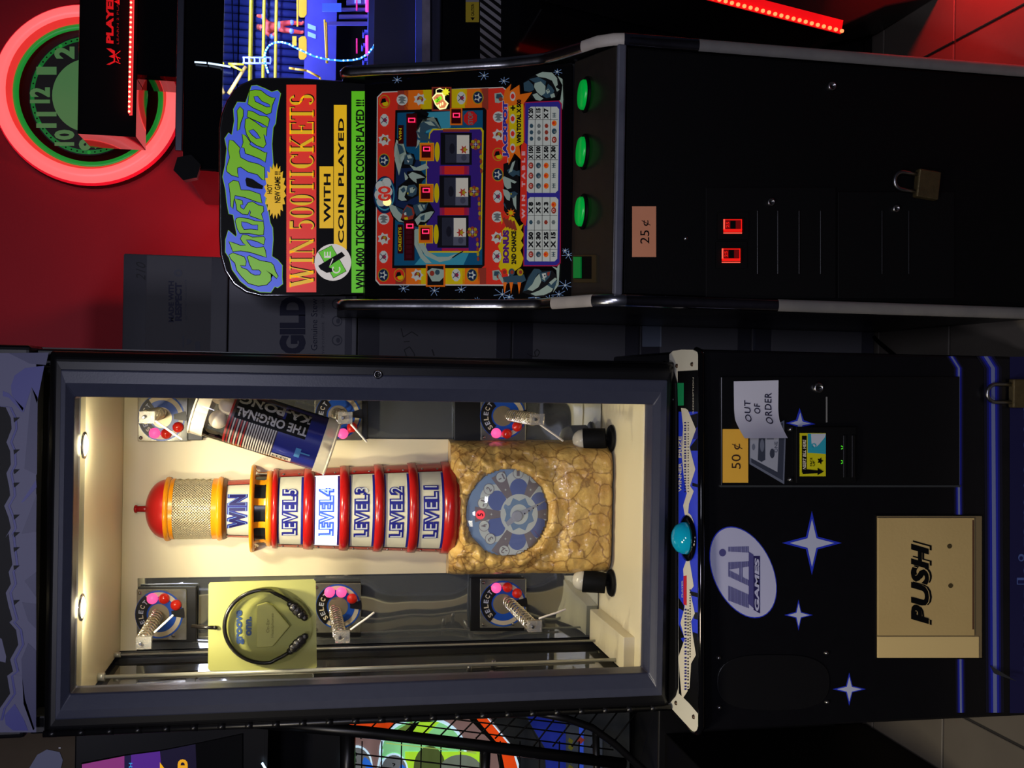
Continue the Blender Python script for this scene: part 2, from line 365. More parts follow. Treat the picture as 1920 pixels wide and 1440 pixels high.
for v in (839, 866): mb.line(BP, [(1576, v-3), (1582, v), (1576, v+3)], 1.6, GL, .0024)
part(mb, 'acceptor_print', cdoor)
mb = MB(); mb.rc(CD, 1353, 1404, 803, 906, INK, .0008); mb.rc(CD, 1354.5, 1402.5, 804.5, 905, noisy('card_orange', (236, 180, 60), (226, 170, 52), 20, .6), .0012)
BR = mat('card_ink', (58, 30, 8), .6)
mb.text('50', CD, 1388, 1371, 879, 852, BR, .002); mb.text('¢', CD, 1391, 1372, 843, 832, BR, .002)
part(mb, 'price_card', cdoor, 'orange price card reading 50 cents')
mb = MB(); B1, B2, B3 = mat('bill_light', (150, 154, 166), .6), mat('bill_dark', (44, 50, 66), .6), mat('bill_mid', (96, 102, 118), .6)
mb.pg(CD, [(1405, 812), (1405, 870), (1470, 908), (1473, 815)], B3, .0010)
mb.pg(CD, [(1408, 814), (1408, 867), (1467, 901), (1470, 817)], B2, .0014)
mb.pg(CD, [(1406, 815), (1406, 858), (1457, 885), (1460, 816)], B1, .0018)
mb.pg(CD, [(1422, 815), (1420, 862), (1427, 866), (1434, 862), (1434, 815)], B2, .0022)
mb.disc(CD, 1447, 850, 4.5, 9, B2, .0022); mb.disc(CD, 1412, 838, 3, 6, B3, .0022); mb.disc(CD, 1428, 835, 4, 12, B3, .0026)
mb.pg(CD, [(1437, 820), (1450, 820), (1450, 824), (1437, 824)], B3, .0022); mb.text('ONE', CD, 1457, 1451, 848, 828, B2, .0024)
mb.pg(CD, [(1455, 796), (1470, 788), (1470, 818), (1460, 818)], B3, .0012); mb.pg(CD, [(1458, 798), (1467, 793), (1467, 816), (1462, 816)], B2, .0016)
part(mb, 'bill_print', cdoor, 'printed grey banknote picture')
def lock(pl, u, v, r, par, name='lock'):
    mb = MB(); c = pl.px(u, v, 0)
    mb.lathe(c, [(r, 0), (r, .006), (r*.8, .010), (r*.62, .010), (r*.58, .006), (0, .006)], STEEL, 20, ax='y')
    mb.box(c.x-r*.12, c.x+r*.12, c.y-.0075, c.y-.005, c.z-r*.45, c.z+r*.45, INK); return part(mb, name, par)
lock(CD, 1532, 727, .0115, PZ)
mb = MB(); mb.bar(CD, 1548.5, 1551, 744, 792, mat('scuff', (120, 120, 118), .6), 0, .001); part(mb, 'slot_edge', PZ)
# speaker cover
mb = MB(); pts = []
for k in range(40):
    t = 2*PI*k/40; c, q = math.cos(t), math.sin(t); pts.append((1449+105*math.copysign(abs(c)**.62, c), 1279+52*math.copysign(abs(q)**.8, q)))
mb.prism([FP.px(u, v, 0) for u, v in pts], (0, -.003, 0), mat('speaker_cover', (14, 14, 16), .28, spec=.5)); part(mb, 'speaker_cover', PZ, bevel=.0012)
mb = MB()
for u, v in ((1347, 1233), (1549, 1224), (1348, 1326), (1550, 1316)): mb.brk(); mb.lathe(FP.px(u, v, 0), [(0, .006), (.0032, .005), (.0048, 0)], STEEL, 12, ax='y')
part(mb, 'cover_screw', PZ)
# prize door
PT = noisy('push_tan', (196, 170, 112), (182, 156, 100), 8, .5, .05, 150)
mb = MB(); mb.bar(FP, 1640, 1840, 965, 1235, INK, 0, .004)
mb.bar(FP, 1642, 1838, 967, 1232, mat('push_edge', (120, 104, 72), .5), .004, .0055); pd = part(mb, 'prize_door', PZ)
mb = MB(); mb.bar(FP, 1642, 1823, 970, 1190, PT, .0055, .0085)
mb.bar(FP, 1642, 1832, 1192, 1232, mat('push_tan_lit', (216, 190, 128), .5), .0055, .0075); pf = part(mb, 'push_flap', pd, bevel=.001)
mb = MB(); PF = YP(FY-.0085)
PB = mat('push_brown', (70, 58, 30), .5)  # dark brown of the two round dots on the flap
mb.text('PUSH', PF, 1747, 1711, 1172, 1013, INK, .0006, .03, .22, 1.12); mb.text('PUSH', PF, 1743, 1707, 1172, 1015, PT, .0010, .035, .22, 1.12); mb.text('PUSH', PF, 1741, 1707, 1170, 1019, INK, .0016, .045, .22, 1.08)
for u, v in ((1780, 1024), (1782, 1098)): mb.disc(PF, u, v, 4.5, 4.5, PB, .0008)
mb.rc(PF, 1823, 1826, 975, 1180, mat('push_seam', (80, 50, 30), .6), .0004)
part(mb, 'push_lettering', pd)
# hasp scraps
mb = MB(); a = FP.px(1855, 1247, .001); b = FP.px(1893, 1272, .02)
mb.prism([a, FP.px(1862, 1262, .001), b], (0, -.003, 0), STEEL); part(mb, 'hasp_tab', PZ, 'bent metal tab')
# --- upper cabinet
CX0, CX1, DY = -.688, .053, 2.14
mb = MB()
mb.box(CX0, CX0+.035, DY, 2.20, .795, 2.08, BLACK); mb.box(CX1-.035, CX1, DY, 2.20, .795, 2.08, BLACK)
mb.box(CX0, CX0+.035, 2.62, 2.66, .795, 2.08, BLACK); mb.box(CX1-.035, CX1, 2.62, 2.66, .795, 2.08, BLACK)
mb.box(CX0, CX1, 2.20, 2.66, 2.012, 2.08, BLACK); mb.box(CX0, CX1, 2.18, 2.66, .784, .812, BLACK)
mb.box(CX0, CX1, 2.64, 2.66, .812, 2.012, BLACK)
part(mb, 'cabinet_frame', PZ, bevel=.004)
for x in (CX0+.014, CX1-.018):
    mb = MB(); mb.box(x, x+.004, 2.2005, 2.6195, .813, 2.011, clear('side_glass', (120, 122, 130), fres=2.3, alpha=.05, body=(200, 200, 186))); part(mb, 'side_window', PZ)  # pale diffuse share stands in for the pane's grey reflections
CIN = noisy('inner_white', (230, 221, 192), (220, 209, 178), 6, .38, .02, 90)
mb = MB(); mb.box(CX0+.036, CX1-.036, 2.201, 2.639, 2.000, 2.011, CIN); part(mb, 'inner_ceiling', PZ)
mb = MB(); mb.box(CX0+.036, CX1-.036, 2.185, 2.639, .813, .820, CIN)
mb.box(CX0+.036, CX1-.036, 2.26, 2.40, .820, .824, CIN); mb.box(CX0+.036, -.575, 2.30, 2.60, .820, .850, CIN); part(mb, 'inner_floor', PZ, bevel=.0015)
BW = 2.62
mb = MB(); mb.box(-.478, -.142, BW-.006, BW+.018, .8205, 1.965, CIN); mb.box(CX0+.036, CX1-.036, BW, BW+.018, 1.962, 1.9995, CIN)
mb.box(CX0+.036, CX1-.036, BW+.012, BW+.018, .8205, 1.962, CIN); part(mb, 'back_panel', PZ)
for a, b in ((CX0+.037, -.622), (-.024, CX1-.037)):
    mb = MB(); mb.box(a, b, 2.186, 2.200, .8215, 1.9995, CIN); part(mb, 'front_post', PZ)
MIR = mat('mirror', (190, 196, 198), .04, .86)
nt = MIR.node_tree; tx = nt.nodes.new('ShaderNodeTexNoise'); tx.inputs['Scale'].default_value = 9; tx.inputs['Detail'].default_value = 0
bp = nt.nodes.new('ShaderNodeBump'); bp.inputs['Strength'].default_value = .25; bp.inputs['Distance'].default_value = .02
g = nt.nodes.new('ShaderNodeTexCoord'); nt.links.new(g.outputs['Object'], tx.inputs['Vector']); nt.links.new(tx.outputs[0], bp.inputs['Height']); nt.links.new(bp.outputs[0], nt.nodes['Principled BSDF'].inputs['Normal'])
for a, b in ((CX0+.037, -.4785), (-.1415, CX1-.037)):
    mb = MB(); mb.box(a, b, BW, BW+.011, .824, 1.9615, MIR); part(mb, 'mirror_strip', PZ)
# door frame : mitred, bevelled
FG = noisy('frame_grey', (58, 61, 76), (52, 55, 70), 60, .36, .02, 300, spec=.35)
def ring(mb, o, i, yo, yi, mat, o2=None):
    (ax, bx, az, bz), (cx, dx, cz, dz) = o, i
    O = [(ax, yo, az), (bx, yo, az), (bx, yo, bz), (ax, yo, bz)]; I = [(cx, yi, cz), (dx, yi, cz), (dx, yi, dz), (cx, yi, dz)]
    mb.add(O+I, [(k, (k+1) % 4, 4+(k+1) % 4, 4+k) for k in range(4)], mat)
oz0, oz1 = .800, 2.052; q0 = (-.606, -.0385, .850, 2.003)
mb = MB()
R1 = (CX0+.004, CX1-.004, oz0, oz1); R2 = (-.672, .036, .812, 2.040); R3 = (-.652, .014, .822, 2.027); R4 = (-.628, -.0175, .838, 2.016)
ring(mb, R1, R1, DY, DY-.012, BLACK); ring(mb, R1, R2, DY-.012, DY-.028, BLACK); ring(mb, R2, R3, DY-.028, DY-.030, BLACK)
part(mb, 'door_surround', PZ, bevel=.006, seg=3)
mb = MB(); ring(mb, R3, R3, DY-.029, DY-.034, FG); ring(mb, R3, R4, DY-.034, DY-.034, FG); ring(mb, R4, q0, DY-.034, DY-.022, FG); ring(mb, q0, q0, DY-.022, DY+.03, FG)
dfr = part(mb, 'door_frame', PZ, bevel=.003)
mb = MB(); mb.box(q0[0]-.004, q0[1]+.004, DY+.012, DY+.016, q0[2]-.004, q0[3]+.004, GLASS); part(mb, 'glass_pane', PZ)
lock(YP(DY-.034), 708, 702, .009, PZ)
mb = MB()
for u, v in ((1262, 749), (1262, 1003), (1262, 1254)): mb.brk(); mb.lathe(YP(DY-.012).px(u, v, 0), [(0, .006), (.004, .005), (.006, 0)], mat('dark_screw', (70, 70, 74), .35, .8), 12, ax='y')
part(mb, 'door_screw', PZ)
mb = MB(); mb.cyl((-.681, DY-.022, .80), (-.681, DY-.022, 2.05), .0065, .0065, BLACK, 10)
for k in range(24): mb.cyl((-.681, DY-.022, .83+k*.052), (-.681, DY-.022, .845+k*.052), .0068, .0068, BLACK, 10)
part(mb, 'piano_hinge', PZ)
# --- header sign
HY = 2.115; HP = YP(HY)
mb = MB(); mb.box(CX0, CX1+.006, HY, 2.66, 2.081, 2.36, BLACK); part(mb, 'header_box', PZ, bevel=.01, seg=3)
HW, HB, HD = mat('header_lilac', (80, 80, 112), .5), mat('header_blue', (26, 30, 124), .45), mat('header_navy', (16, 18, 78), .45)
za = lambda x, y: (x/3.6, 640+y/3.6)
zb = lambda x, y: (x/3.6, 1000+y/3.6)
mb = MB(); mb.rc(HP, -70, 68, 662, 1373, HW, .0005)
for f, c, P in ((za, HB, [(75, 300), (100, 230), (170, 180), (300, 165), (250, 420), (215, 310), (160, 480), (80, 360)]), (za, HD, [(60, 80), (330, 75), (310, 160), (200, 150)]), (za, HD, [(165, 860), (195, 520), (215, 310), (255, 380), (250, 900)]), (za, HB, [(245, 935), (140, 1090), (165, 1080), (248, 985)]), (za, HD, [(248, 1030), (145, 1300), (245, 1285)]), (za, HB, [(20, 335), (60, 350), (160, 450), (150, 480), (60, 380), (20, 370)]),
                (zb, HD, [(244, 260), (165, 320), (244, 430)]), (zb, HD, [(150, 465), (244, 475), (240, 640), (190, 590)]), (zb, HD, [(190, 740), (244, 790), (244, 1300), (225, 1330), (160, 1150), (145, 850)]), (zb, HB, [(30, 1230), (100, 1150), (160, 1250), (190, 1330), (90, 1330), (40, 1290)]), (zb, HW, [(85, 950), (150, 960), (170, 1120), (240, 1340), (200, 1320), (130, 1200)])):
    mb.pg(HP, [f(x, y) for x, y in P], c, .001)
edge = [za(*p) for p in ((0, 440), (40, 445), (75, 520), (80, 590), (45, 680), (70, 740), (75, 830), (45, 890), (65, 990), (70, 1040), (30, 1110), (60, 1190), (75, 1260), (35, 1330))]+[zb(*p) for p in ((60, 0), (75, 130), (85, 210), (60, 260), (75, 340), (40, 400), (60, 490), (85, 580), (65, 600), (110, 650), (125, 750), (70, 850), (90, 930), (50, 960), (70, 1080), (0, 1180), (-20, 1260))]
for du, m, l in ((11, HB, .0015), (7, HW, .002), (0, INK, .0025)):
    mb.pg(HP, [(-70, 762-du*.5)]+[(a+du, b) for a, b in edge]+[(-70, 1350+du*.5)], m, l)
for v in (783, 843, 880, 905, 965, 998, 1026, 1060, 1125): mb.pg(HP, [(26, v), (37, v), (27, v+9)], INK, .003)
mb.pg(HP, [zb(*p) for p in ((-20, 690), (15, 710), (45, 830), (40, 870), (0, 860))], HW, .003)
part(mb, 'header_print', PZ)
# --- lamps
WARM = lit('lamp_glow', (255, 236, 190), 14)
for lx in (-.135, -.455):
    mb = MB(); mb.lathe((lx, 2.184, 1.9995), [(.027, 0), (.027, -.003), (.022, -.004)], CHROME, 24); p = part(mb, 'ceiling_lamp', PZ)
    mb = MB(); mb.lathe((lx, 2.184, 1.9985), [(.021, -.002), (.014, -.005), (0, -.006)], WARM, 20); part(mb, 'bulb', p)
for u, v, s in ((1146, 822, 1), (1146, 1093, -1)):
    b = atz(u, v, .824); t = b+Vector((s*.0, .02, .075)); d = (Vector((-.31, 2.5, 1.25))-b); d = Vector((-.010*s, .035, .11)).normalized()
    mb = MB(); mb.lathe(b, [(0, .006), (.03, .006), (.034, .001), (.034, 0)], BLACKM, 24)
    c = b+Vector((0, .0, .018)); mb.cyl(b+Vector((0, 0, .005)), c, .008, .008, BLACKM, 10)
    mb.cyl(c-d*.004, c+d*.052, .025, .029, BLACKM, 24); p = part(mb, 'spot_lamp', PZ, 'small black spotlight on the cabinet floor', bevel=.002)
    mb = MB(); mb.ball(c+d*.054, .026, mat('frosted_bulb', (196, 192, 180), .12), 18); part(mb, 'bulb', p)
# --- rods at the left pane
for x, y, r in ((-.642, 2.36, .0042), (-.642, 2.545, .0028)):
    mb = MB(); mb.cyl((x, y, .822), (x, y, 1.999), r, r, mat('satin_rod', (176, 176, 168), .3, .45), 10); mb.cyl((x, y, .8205), (x, y, .834), r*2, r*2, mat('satin_rod', (176, 176, 168), .3, .45), 12); mb.cyl((x, y, 1.985), (x, y, 1.9995), r*2.2, r*2, mat('satin_rod', (176, 176, 168), .3, .45), 12); part(mb, 'steel_rod', PZ)
mb = MB()
for y, z in ((2.40, 1.19), (2.33, 1.15), (2.42, 1.13), (2.30, .905)): mb.brk(); mb.cyl((-.668, y, z), (-.650, y, z), .007, .005, STEEL, 12)
part(mb, 'pane_bolt', PZ)
# --- rock with dial
ROCK = mat('rock', (196, 150, 72), .26, coat=.3); nt = ROCK.node_tree; b = nt.nodes['Principled BSDF']
tc = nt.nodes.new('ShaderNodeTexCoord')
vo = nt.nodes.new('ShaderNodeTexVoronoi'); vo.feature = 'DISTANCE_TO_EDGE'; vo.inputs['Scale'].default_value = 21
nz = nt.nodes.new('ShaderNodeTexNoise'); nz.inputs['Scale'].default_value = 26; nz.inputs['Detail'].default_value = 6
ad = nt.nodes.new('ShaderNodeVectorMath'); ad.operation = 'MULTIPLY_ADD'; ad.inputs[1].default_value = (.035, .035, .035)
nt.links.new(tc.outputs['Object'], nz.inputs['Vector']); nt.links.new(nz.outputs['Color'], ad.inputs[0]); nt.links.new(tc.outputs['Object'], ad.inputs[2]); nt.links.new(ad.outputs[0], vo.inputs['Vector'])
cr = nt.nodes.new('ShaderNodeValToRGB'); cr.color_ramp.elements[0].color = (*lin((150, 114, 66)), 1); cr.color_ramp.elements[1].color = (*lin((214, 178, 104)), 1)
cr.color_ramp.elements[0].position = .0; cr.color_ramp.elements[1].position = .06
nt.links.new(vo.outputs['Distance'], cr.inputs[0])
mx = nt.nodes.new('ShaderNodeMix'); mx.data_type = 'RGBA'; mx.blend_type = 'MULTIPLY'; mx.inputs[0].default_value = .55
c2 = nt.nodes.new('ShaderNodeValToRGB'); c2.color_ramp.elements[0].position = .3; c2.color_ramp.elements[0].color = (*lin((190, 150, 96)), 1); c2.color_ramp.elements[1].position = .6; c2.color_ramp.elements[1].color = (1, 1, 1, 1)
nt.links.new(nz.outputs['Fac'], c2.inputs[0]); nt.links.new(cr.outputs[0], mx.inputs[6]); nt.links.new(c2.outputs[0], mx.inputs[7]); nt.links.new(mx.outputs[2], b.inputs['Base Color'])
bp = nt.nodes.new('ShaderNodeBump'); bp.inputs['Strength'].default_value = .7; bp.inputs['Distance'].default_value = .006
n3 = nt.nodes.new('ShaderNodeTexNoise'); n3.inputs['Scale'].default_value = 75; n3.inputs['Detail'].default_value = 4; nt.links.new(tc.outputs['Object'], n3.inputs['Vector']); nt.links.new(n3.outputs[0], bp.inputs['Height']); nt.links.new(bp.outputs[0], b.inputs['Normal'])
from mathutils import noise
RX0, RX1, RZ0, RZ1, RY = -.478, -.142, .8245, 1.222, 2.612
dial_c = aty(952, 962, 2.505); DRX, DRZ = .107, .101
NX, NZ = 84, 100; mb = MB(); vs = []; fs = []
for j in range(NZ+1):
    for i in range(NX+1):
        s, t = i/NX*2-1, j/NZ
        x = (RX0+RX1)/2+(RX1-RX0)/2*s; z = RZ0+(RZ1-RZ0)*t
        side = (1-abs(s)**9)**.5                     # rounded flanks
        up = 1-max(0, (t-.93)/.07)**2*.35
        prof = .094+.036/(1+math.exp((t-.33)/.035))+.010*math.exp(-((t-.60)/.3)**2)
        if t < .03: prof -= .018*(1-t/.03)
        rough = 1.0 if t > .36 else .35
        nv = noise.fractal(Vector((x*34, z*34, 3.1)), .9, 2.0, 4)*.013*rough
        e = math.hypot((x-dial_c.x)/DRX, (z-dial_c.z)/DRZ)
        lip = .016*math.exp(-((e-1.15)/.15)**2)
        y = RY-(prof*side*up+nv*side+lip*side)
        if e < 1: y = max(y, 2.523)
        nx = noise.noise(Vector((x*30, z*30, 9)))*.004*rough
        vs.append((x+nx*side*0, min(y, RY), z+(noise.noise(Vector((x*28, 5, 1)))*.004 if t > .95 else 0)))
for j in range(NZ):
    for i in range(NX): fs.append((j*(NX+1)+i, j*(NX+1)+i+1, (j+1)*(NX+1)+i+1, (j+1)*(NX+1)+i))
mb.add(vs, fs, ROCK, True)
mb.poly([vs[NZ*(NX+1)+i] for i in range(NX+1)]+[(RX1, RY, RZ1), (RX0, RY, RZ1)], ROCK)
rock = part(mb, 'rock_base', PZ, 'glossy tan imitation rock', norm=False)
DP = YP(2.519)
mb = MB(); D1, D2, D3, D4 = mat('dial_blue', (160, 186, 214), .35, emit=.05), mat('dial_brown', (160, 148, 146), .4, emit=.04), mat('dial_pale', (232, 236, 222), .4, emit=.08), mat('dial_deep', (126, 142, 196), .4, emit=.04)  # faint emission added to brighten the dial, which the lamps barely reach
mb.disc(DP, 958, 965, 84, 88, D1, 0, 48)
zd = lambda x, y: (860+x/7.2, 860+y/7.2)
dc = zd(800, 750)
for a in range(0, 360, 60):
    t = math.radians(a+32)
    mb.disc(DP, dc[0]+52*math.cos(t), dc[1]+55*math.sin(t), 27, 27, D3, .0006, 24)
    mb.disc(DP, dc[0]+46*math.cos(t), dc[1]+48*math.sin(t), 17, 19, D4, .0010, 24)
for a in (0, 62, 118, 180, 242, 298):
    t = math.radians(a); d1, d2 = t-.17, t+.17
    mb.pg(DP, [(dc[0]+30*math.cos(d1), dc[1]+32*math.sin(d1)), (dc[0]+82*math.cos(d1), dc[1]+86*math.sin(d1)), (dc[0]+82*math.cos(d2), dc[1]+86*math.sin(d2)), (dc[0]+30*math.cos(d2), dc[1]+32*math.sin(d2))], D2, .0014)
    mb.star(DP, dc[0]+50*math.cos(t), dc[1]+52*math.sin(t), 3, 3, D3, .0018)
mb.disc(DP, dc[0]+2, dc[1], 35, 38, D3, .002, 40)
pts = [(dc[0]+2+(30 if k % 2 else 24)*math.cos(PI*k/8), dc[1]+(33 if k % 2 else 25)*math.sin(PI*k/8)) for k in range(16)]
mb.pg(DP, pts, mat('dial_wave', (150, 178, 204), .4, emit=.04), .0024); mb.disc(DP, dc[0]+2, dc[1], 17, 19, D3, .0028, 30)
mb.text('?', DP, 959, 944, 955, 945, D1, .003, .02)
for x, y, s in ((570, 250, '-1'), (800, 195, '1'), (1020, 260, '-1'), (405, 410, '2'), (325, 600, '-1'), (290, 755, '5'), (340, 905, '4'), (425, 1080, '3'), (610, 1240, '-2'), (835, 1310, '1'), (1040, 1235, '-1')):
    u, v = zd(x, y)
    if s == '5': mb.disc(DP, u, v, 8.5, 8.5, lit('red_number', (250, 70, 80), .9), .0034)
    else: mb.disc(DP, u, v, 10, 10.5, D2, .003); mb.disc(DP, u, v, 9, 9.5, D3, .0034)
    ou = math.atan2(v-dc[1], u-dc[0]); c, sn = math.cos(ou), math.sin(ou)
    wd = 3.2*len(s)
    def fn(a, b, u=u, v=v, c=c, sn=sn, wd=wd):
        A, B = (a-.5)*2*wd*.9, (b-.5)*11; return DP.px(u+c*B-sn*A, v+sn*B+c*A, .004)
    mb.textf(s, fn, D2 if s != '5' else mat('num_dark', (110, 20, 30), .5), .03)
u, v = zd(1075, 1040)
def fb(a, b):
    c, sn = math.cos(2.42+PI/2), math.sin(2.42+PI/2); A, B = (a-.5)*26, (b-.5)*6
    return DP.px(u+ -A*.64 + B*.76, v+ -A*.77*-1*-1 - B*.64*-1, .004)
mb.textf('BONUS', fb, mat('bonus_red', (200, 60, 60), .4), .02)
part(mb, 'dial', rock, 'round blue printed number dial')
mb = MB(); a, b = zd(640, 880), zd(1165, 555); c = zd(780, 768)
CL = mat('needle_clear', (214, 214, 216), .15)
L = math.hypot(b[0]-a[0], b[1]-a[1]); nu, nv = -(b[1]-a[1])/L, (b[0]-a[0])/L
mb.prism([DP.px(a[0]+nu*4, a[1]+nv*4, .008), DP.px(c[0]+nu*6, c[1]+nv*6, .008), DP.px(b[0], b[1], .008), DP.px(c[0]-nu*6, c[1]-nv*6, .008), DP.px(a[0]-nu*4, a[1]-nv*4, .008)], (0, -.003, 0), CL)
mb.lathe(DP.px(c[0], c[1], .008), [(.0135, 0), (.0135, .005), (.010, .007), (.005, .005), (0, .006)], CL, 24, ax='y')
for k in range(9): t = .40+k*.055; mb.disc(DP, a[0]+(b[0]-a[0])*t, a[1]+(b[1]-a[1])*t, 1.3, 1.3, INK if k % 2 else A_W, .0118, 8)
part(mb, 'needle', rock)
dn = dial_c+Vector((0, .018, 0))
mb = MB(); mb.lathe((dn.x, 2.519, dn.z), [(.118, .001), (.112, .006), (.10, .0125), (.08, .020), (.06, .0255), (.04, .0294), (.02, .0318), (0, .0325)], clear('dial_dome', (244, 246, 248), fres=1.35), 40, ax='y'); part(mb, 'dial_cover', rock)
# --- lighthouse tower
AX, AY = -.312, 2.607
def zz(u): return aty(u, 960, 2.50).z
RED = noisy('tower_red', (176, 22, 22), (160, 17, 17), 40, .22, .02, 80); AMB = mat('amber_plastic', (238, 150, 16), .25); TW = mat('tower_white', (216, 214, 196), .35)
def half(prof, m, n=40, a=1.62): return MB().lathe((AX, AY, 0), prof, m, n, -a, a)
zt = lambda u: zz(u)
mb = half([(.082, zt(520)), (.100, zt(845)), (.108, zt(850)), (.109, zt(862)), (.102, zt(866))], RED)
tower = part(mb, 'lighthouse_tower', PZ, 'red and white toy lighthouse tower')
bands = [(508, 520), (568, 589), (637, 656), (703, 722), (768, 786), (833, 858)]
def rad(u): return .0905+(u-515)/(845-515)*.0185
for k, (a, b) in enumerate(bands):
    r0, r1 = rad(a), rad(b); e = .006
    mb = half([(r0-.004, zt(a)), (r0+e, zt(a+1)), (r0+e+.0015, zt((a+b)/2)), (r1+e, zt(b-1)), (r1-.004, zt(b))], RED, 48)
    part(mb, 'red_band', tower)
BLU, LBL = mat('level_blue', (30, 34, 140), .4), mat('level_light_blue', (110, 150, 220), .4)
LIT = lit('level_lit', (250, 252, 255), 1.35); LITB = lit('lit_blue', (60, 90, 235), .9); LITL = lit('lit_pale', (170, 200, 255), 1.0)
def ctext(mb, s, u0, u1, half_w, r, m, bold, sp=1.0, off=0.):
    z0, z1 = zt(u1), zt(u0)
    mb.textf(s, lambda a, b: Vector((AX+(r+off)*math.sin((a-.5)*2*half_w), AY-(r+off)*math.cos((a-.5)*2*half_w), z0+(z1-z0)*b)), m, bold, 0, sp)
for k in range(5):
    a, b = bands[k][1], bands[k+1][0]; s = 'LEVEL%d' % (5-k); on = k == 1
    r0, r1 = rad(a)+.001, rad(b)+.001
    mb = half([(r0, zt(a)), (r1, zt(b))], LIT if on else TW, 40, 1.05)
    mb.lathe((AX, AY, 0), [(r0+.002, zt(a)), (r1+.002, zt(b))], RED, 10, 1.05, 1.62); mb.lathe((AX, AY, 0), [(r0+.002, zt(a)), (r1+.002, zt(b))], RED, 10, -1.62, -1.05)
    mb.lathe((AX, AY, 0), [(r1+.0014, zt(b-4)), (r1+.0014, zt(b))], BLU, 40, -1.0, 1.0)
    mb.lathe((AX, AY, 0), [(r0+.0012, zt(a)), (r0+.0012, zt(a+2))], BLU, 40, -1.0, 1.0)
    for q in (-1.13, 1.13):
        for uu in (a+9, b-9):
            rr = (r0+r1)/2+.002; mb.ball((AX+rr*math.sin(q), AY-rr*math.cos(q), zt(uu)), .003, STEEL, 8)
    pn = part(mb, 'level_panel', tower, ('brightly lit ' if on else '')+'white panel reading '+s)
    mb = MB(); rr = (r0+r1)/2
    ctext(mb, s, a+8, b-10, .62, rr, LITB if on else BLU, .095, 1.12, .0022); ctext(mb, s, a+11, b-13, .60, rr, LITL if on else mat('level_white', (200, 208, 222), .4), -.004, 1.19, .0030)
    o = part(mb, 'level_lettering', tower)
# gallery, win panel, cage, dome
g0, g1, g2, g3 = 466, 478, 497, 508
mb = half([(.088, zt(g0)), (.1045, zt(g0)), (.106, zt(g0+3)), (.1045, zt(g0+7)), (.09, zt(g0+9))], AMB, 48); mb.lathe((AX, AY, 0), [(.08, zt(g2)), (.090, zt(g2)), (.092, zt(502)), (.090, zt(g3)), (.08, zt(g3+1))], AMB, 48, -1.62, 1.62)
for q in (-1.5, -.95, -.33, .29, .88, 1.5):
    a0, a1 = q-.09, q+.09
    for r in (.088,):
        mb.lathe((AX, AY, 0), [(r+.006, zt(g0+7)), (r+.001, zt(g0+13)), (r, zt(g2-4)), (r+.003, zt(g2+1))], AMB, 4, a0, a1)
gal = part(mb, 'gallery', tower, 'amber gallery ring with posts')
mb = half([(.083, zt(g0+8)), (.083, zt(g2))], mat('gallery_dark', (30, 34, 36), .2), 40); part(mb, 'gallery_window', tower)
mb = half([(.066, zt(415)), (.069, zt(466))], TW, 40, 1.08); mb.lathe((AX, AY, 0), [(.068, zt(415)), (.071, zt(466))], RED, 8, 1.08, 1.62); mb.lathe((AX, AY, 0), [(.068, zt(415)), (.071, zt(466))], RED, 8, -1.62, -1.08)
part(mb, 'win_panel', tower, 'white panel reading WIN')
mb = MB(); ctext(mb, 'WIN', 423, 462, .62, .068, BLU, .10, 1.1, .0016); ctext(mb, 'WIN', 425, 460, .61, .068, LBL, .06, 1.16, .0024); ctext(mb, 'WIN', 427, 458, .59, .068, mat('win_dark', (26, 24, 96), .4), .045, 1.19, .0032); part(mb, 'win_lettering', tower)
mb = half([(.058, zt(299)), (.0755, zt(300)), (.077, zt(303)), (.0755, zt(309)), (.060, zt(310))], AMB, 44); part(mb, 'cage_rim', tower)
mb = half([(.058, zt(402)), (.0755, zt(402)), (.077, zt(406)), (.074, zt(412)), (.066, zt(416))], AMB, 44); mb.lathe((AX, AY, 0), [(.0745, zt(413)), (.071, zt(420)), (.06, zt(421))], mat('rim_brown', (96, 52, 12), .4), 40, -1.62, 1.62); part(mb, 'cage_rim', tower)
mb = MB(); cz0, cz1 = zt(402), zt(310); WIRE = mat('cage_wire', (222, 212, 182), .25, .5)
NA, NR = 34, 26                                     # perforated lamp cage: diagonal wires
for sgn in (1, -1):
    for k in range(-22, NA+22):
        P = []
        for j in range(7):
            t = j/6; q = -1.6+3.2*(k/NA)+sgn*1.05*(t-.5)*1.5
            if abs(q) <= 1.61: P.append(Vector((AX+.0715*math.sin(q), AY-.0715*math.cos(q), cz0+(cz1-cz0)*t)))
        if len(P) > 1: mb.tube(P, .0012, WIRE, 4)
part(mb, 'lamp_cage', tower, 'fine silver wire mesh drum', kind='stuff')
mb = half([(.060, cz0), (.060, cz1)], noisy('cage_lining', (232, 220, 180), (120, 100, 60), 120, .2, .9, 150, .6), 40); part(mb, 'lamp_lining', tower)
mb = MB(); mb.lathe((AX, AY, 0), [(.0725, cz0), (.0725, cz0+.012)], AMB, 44, -1.62, 1.62); mb.brk(); mb.lathe((AX, AY, 0), [(.0725, cz1-.009), (.0725, cz1)], AMB, 44, -1.62, 1.62); part(mb, 'cage_collar', tower)
dz0, dz1 = zt(300), zt(259)
mb = half([(.0705*math.cos(t*PI/2/10), dz0+(dz1-dz0)*math.sin(t*PI/2/10)) for t in range(11)], noisy('dome_red', (204, 34, 34), (190, 26, 28), 20, .28, .0), 44); part(mb, 'dome', tower, 'red hemispherical roof')
mb = half([(.0075, dz1-.002), (.007, zt(243)), (.0095, zt(242)), (.0095, zt(238)), (.005, zt(236)), (0, zt(236))], RED, 16); part(mb, 'finial', tower)
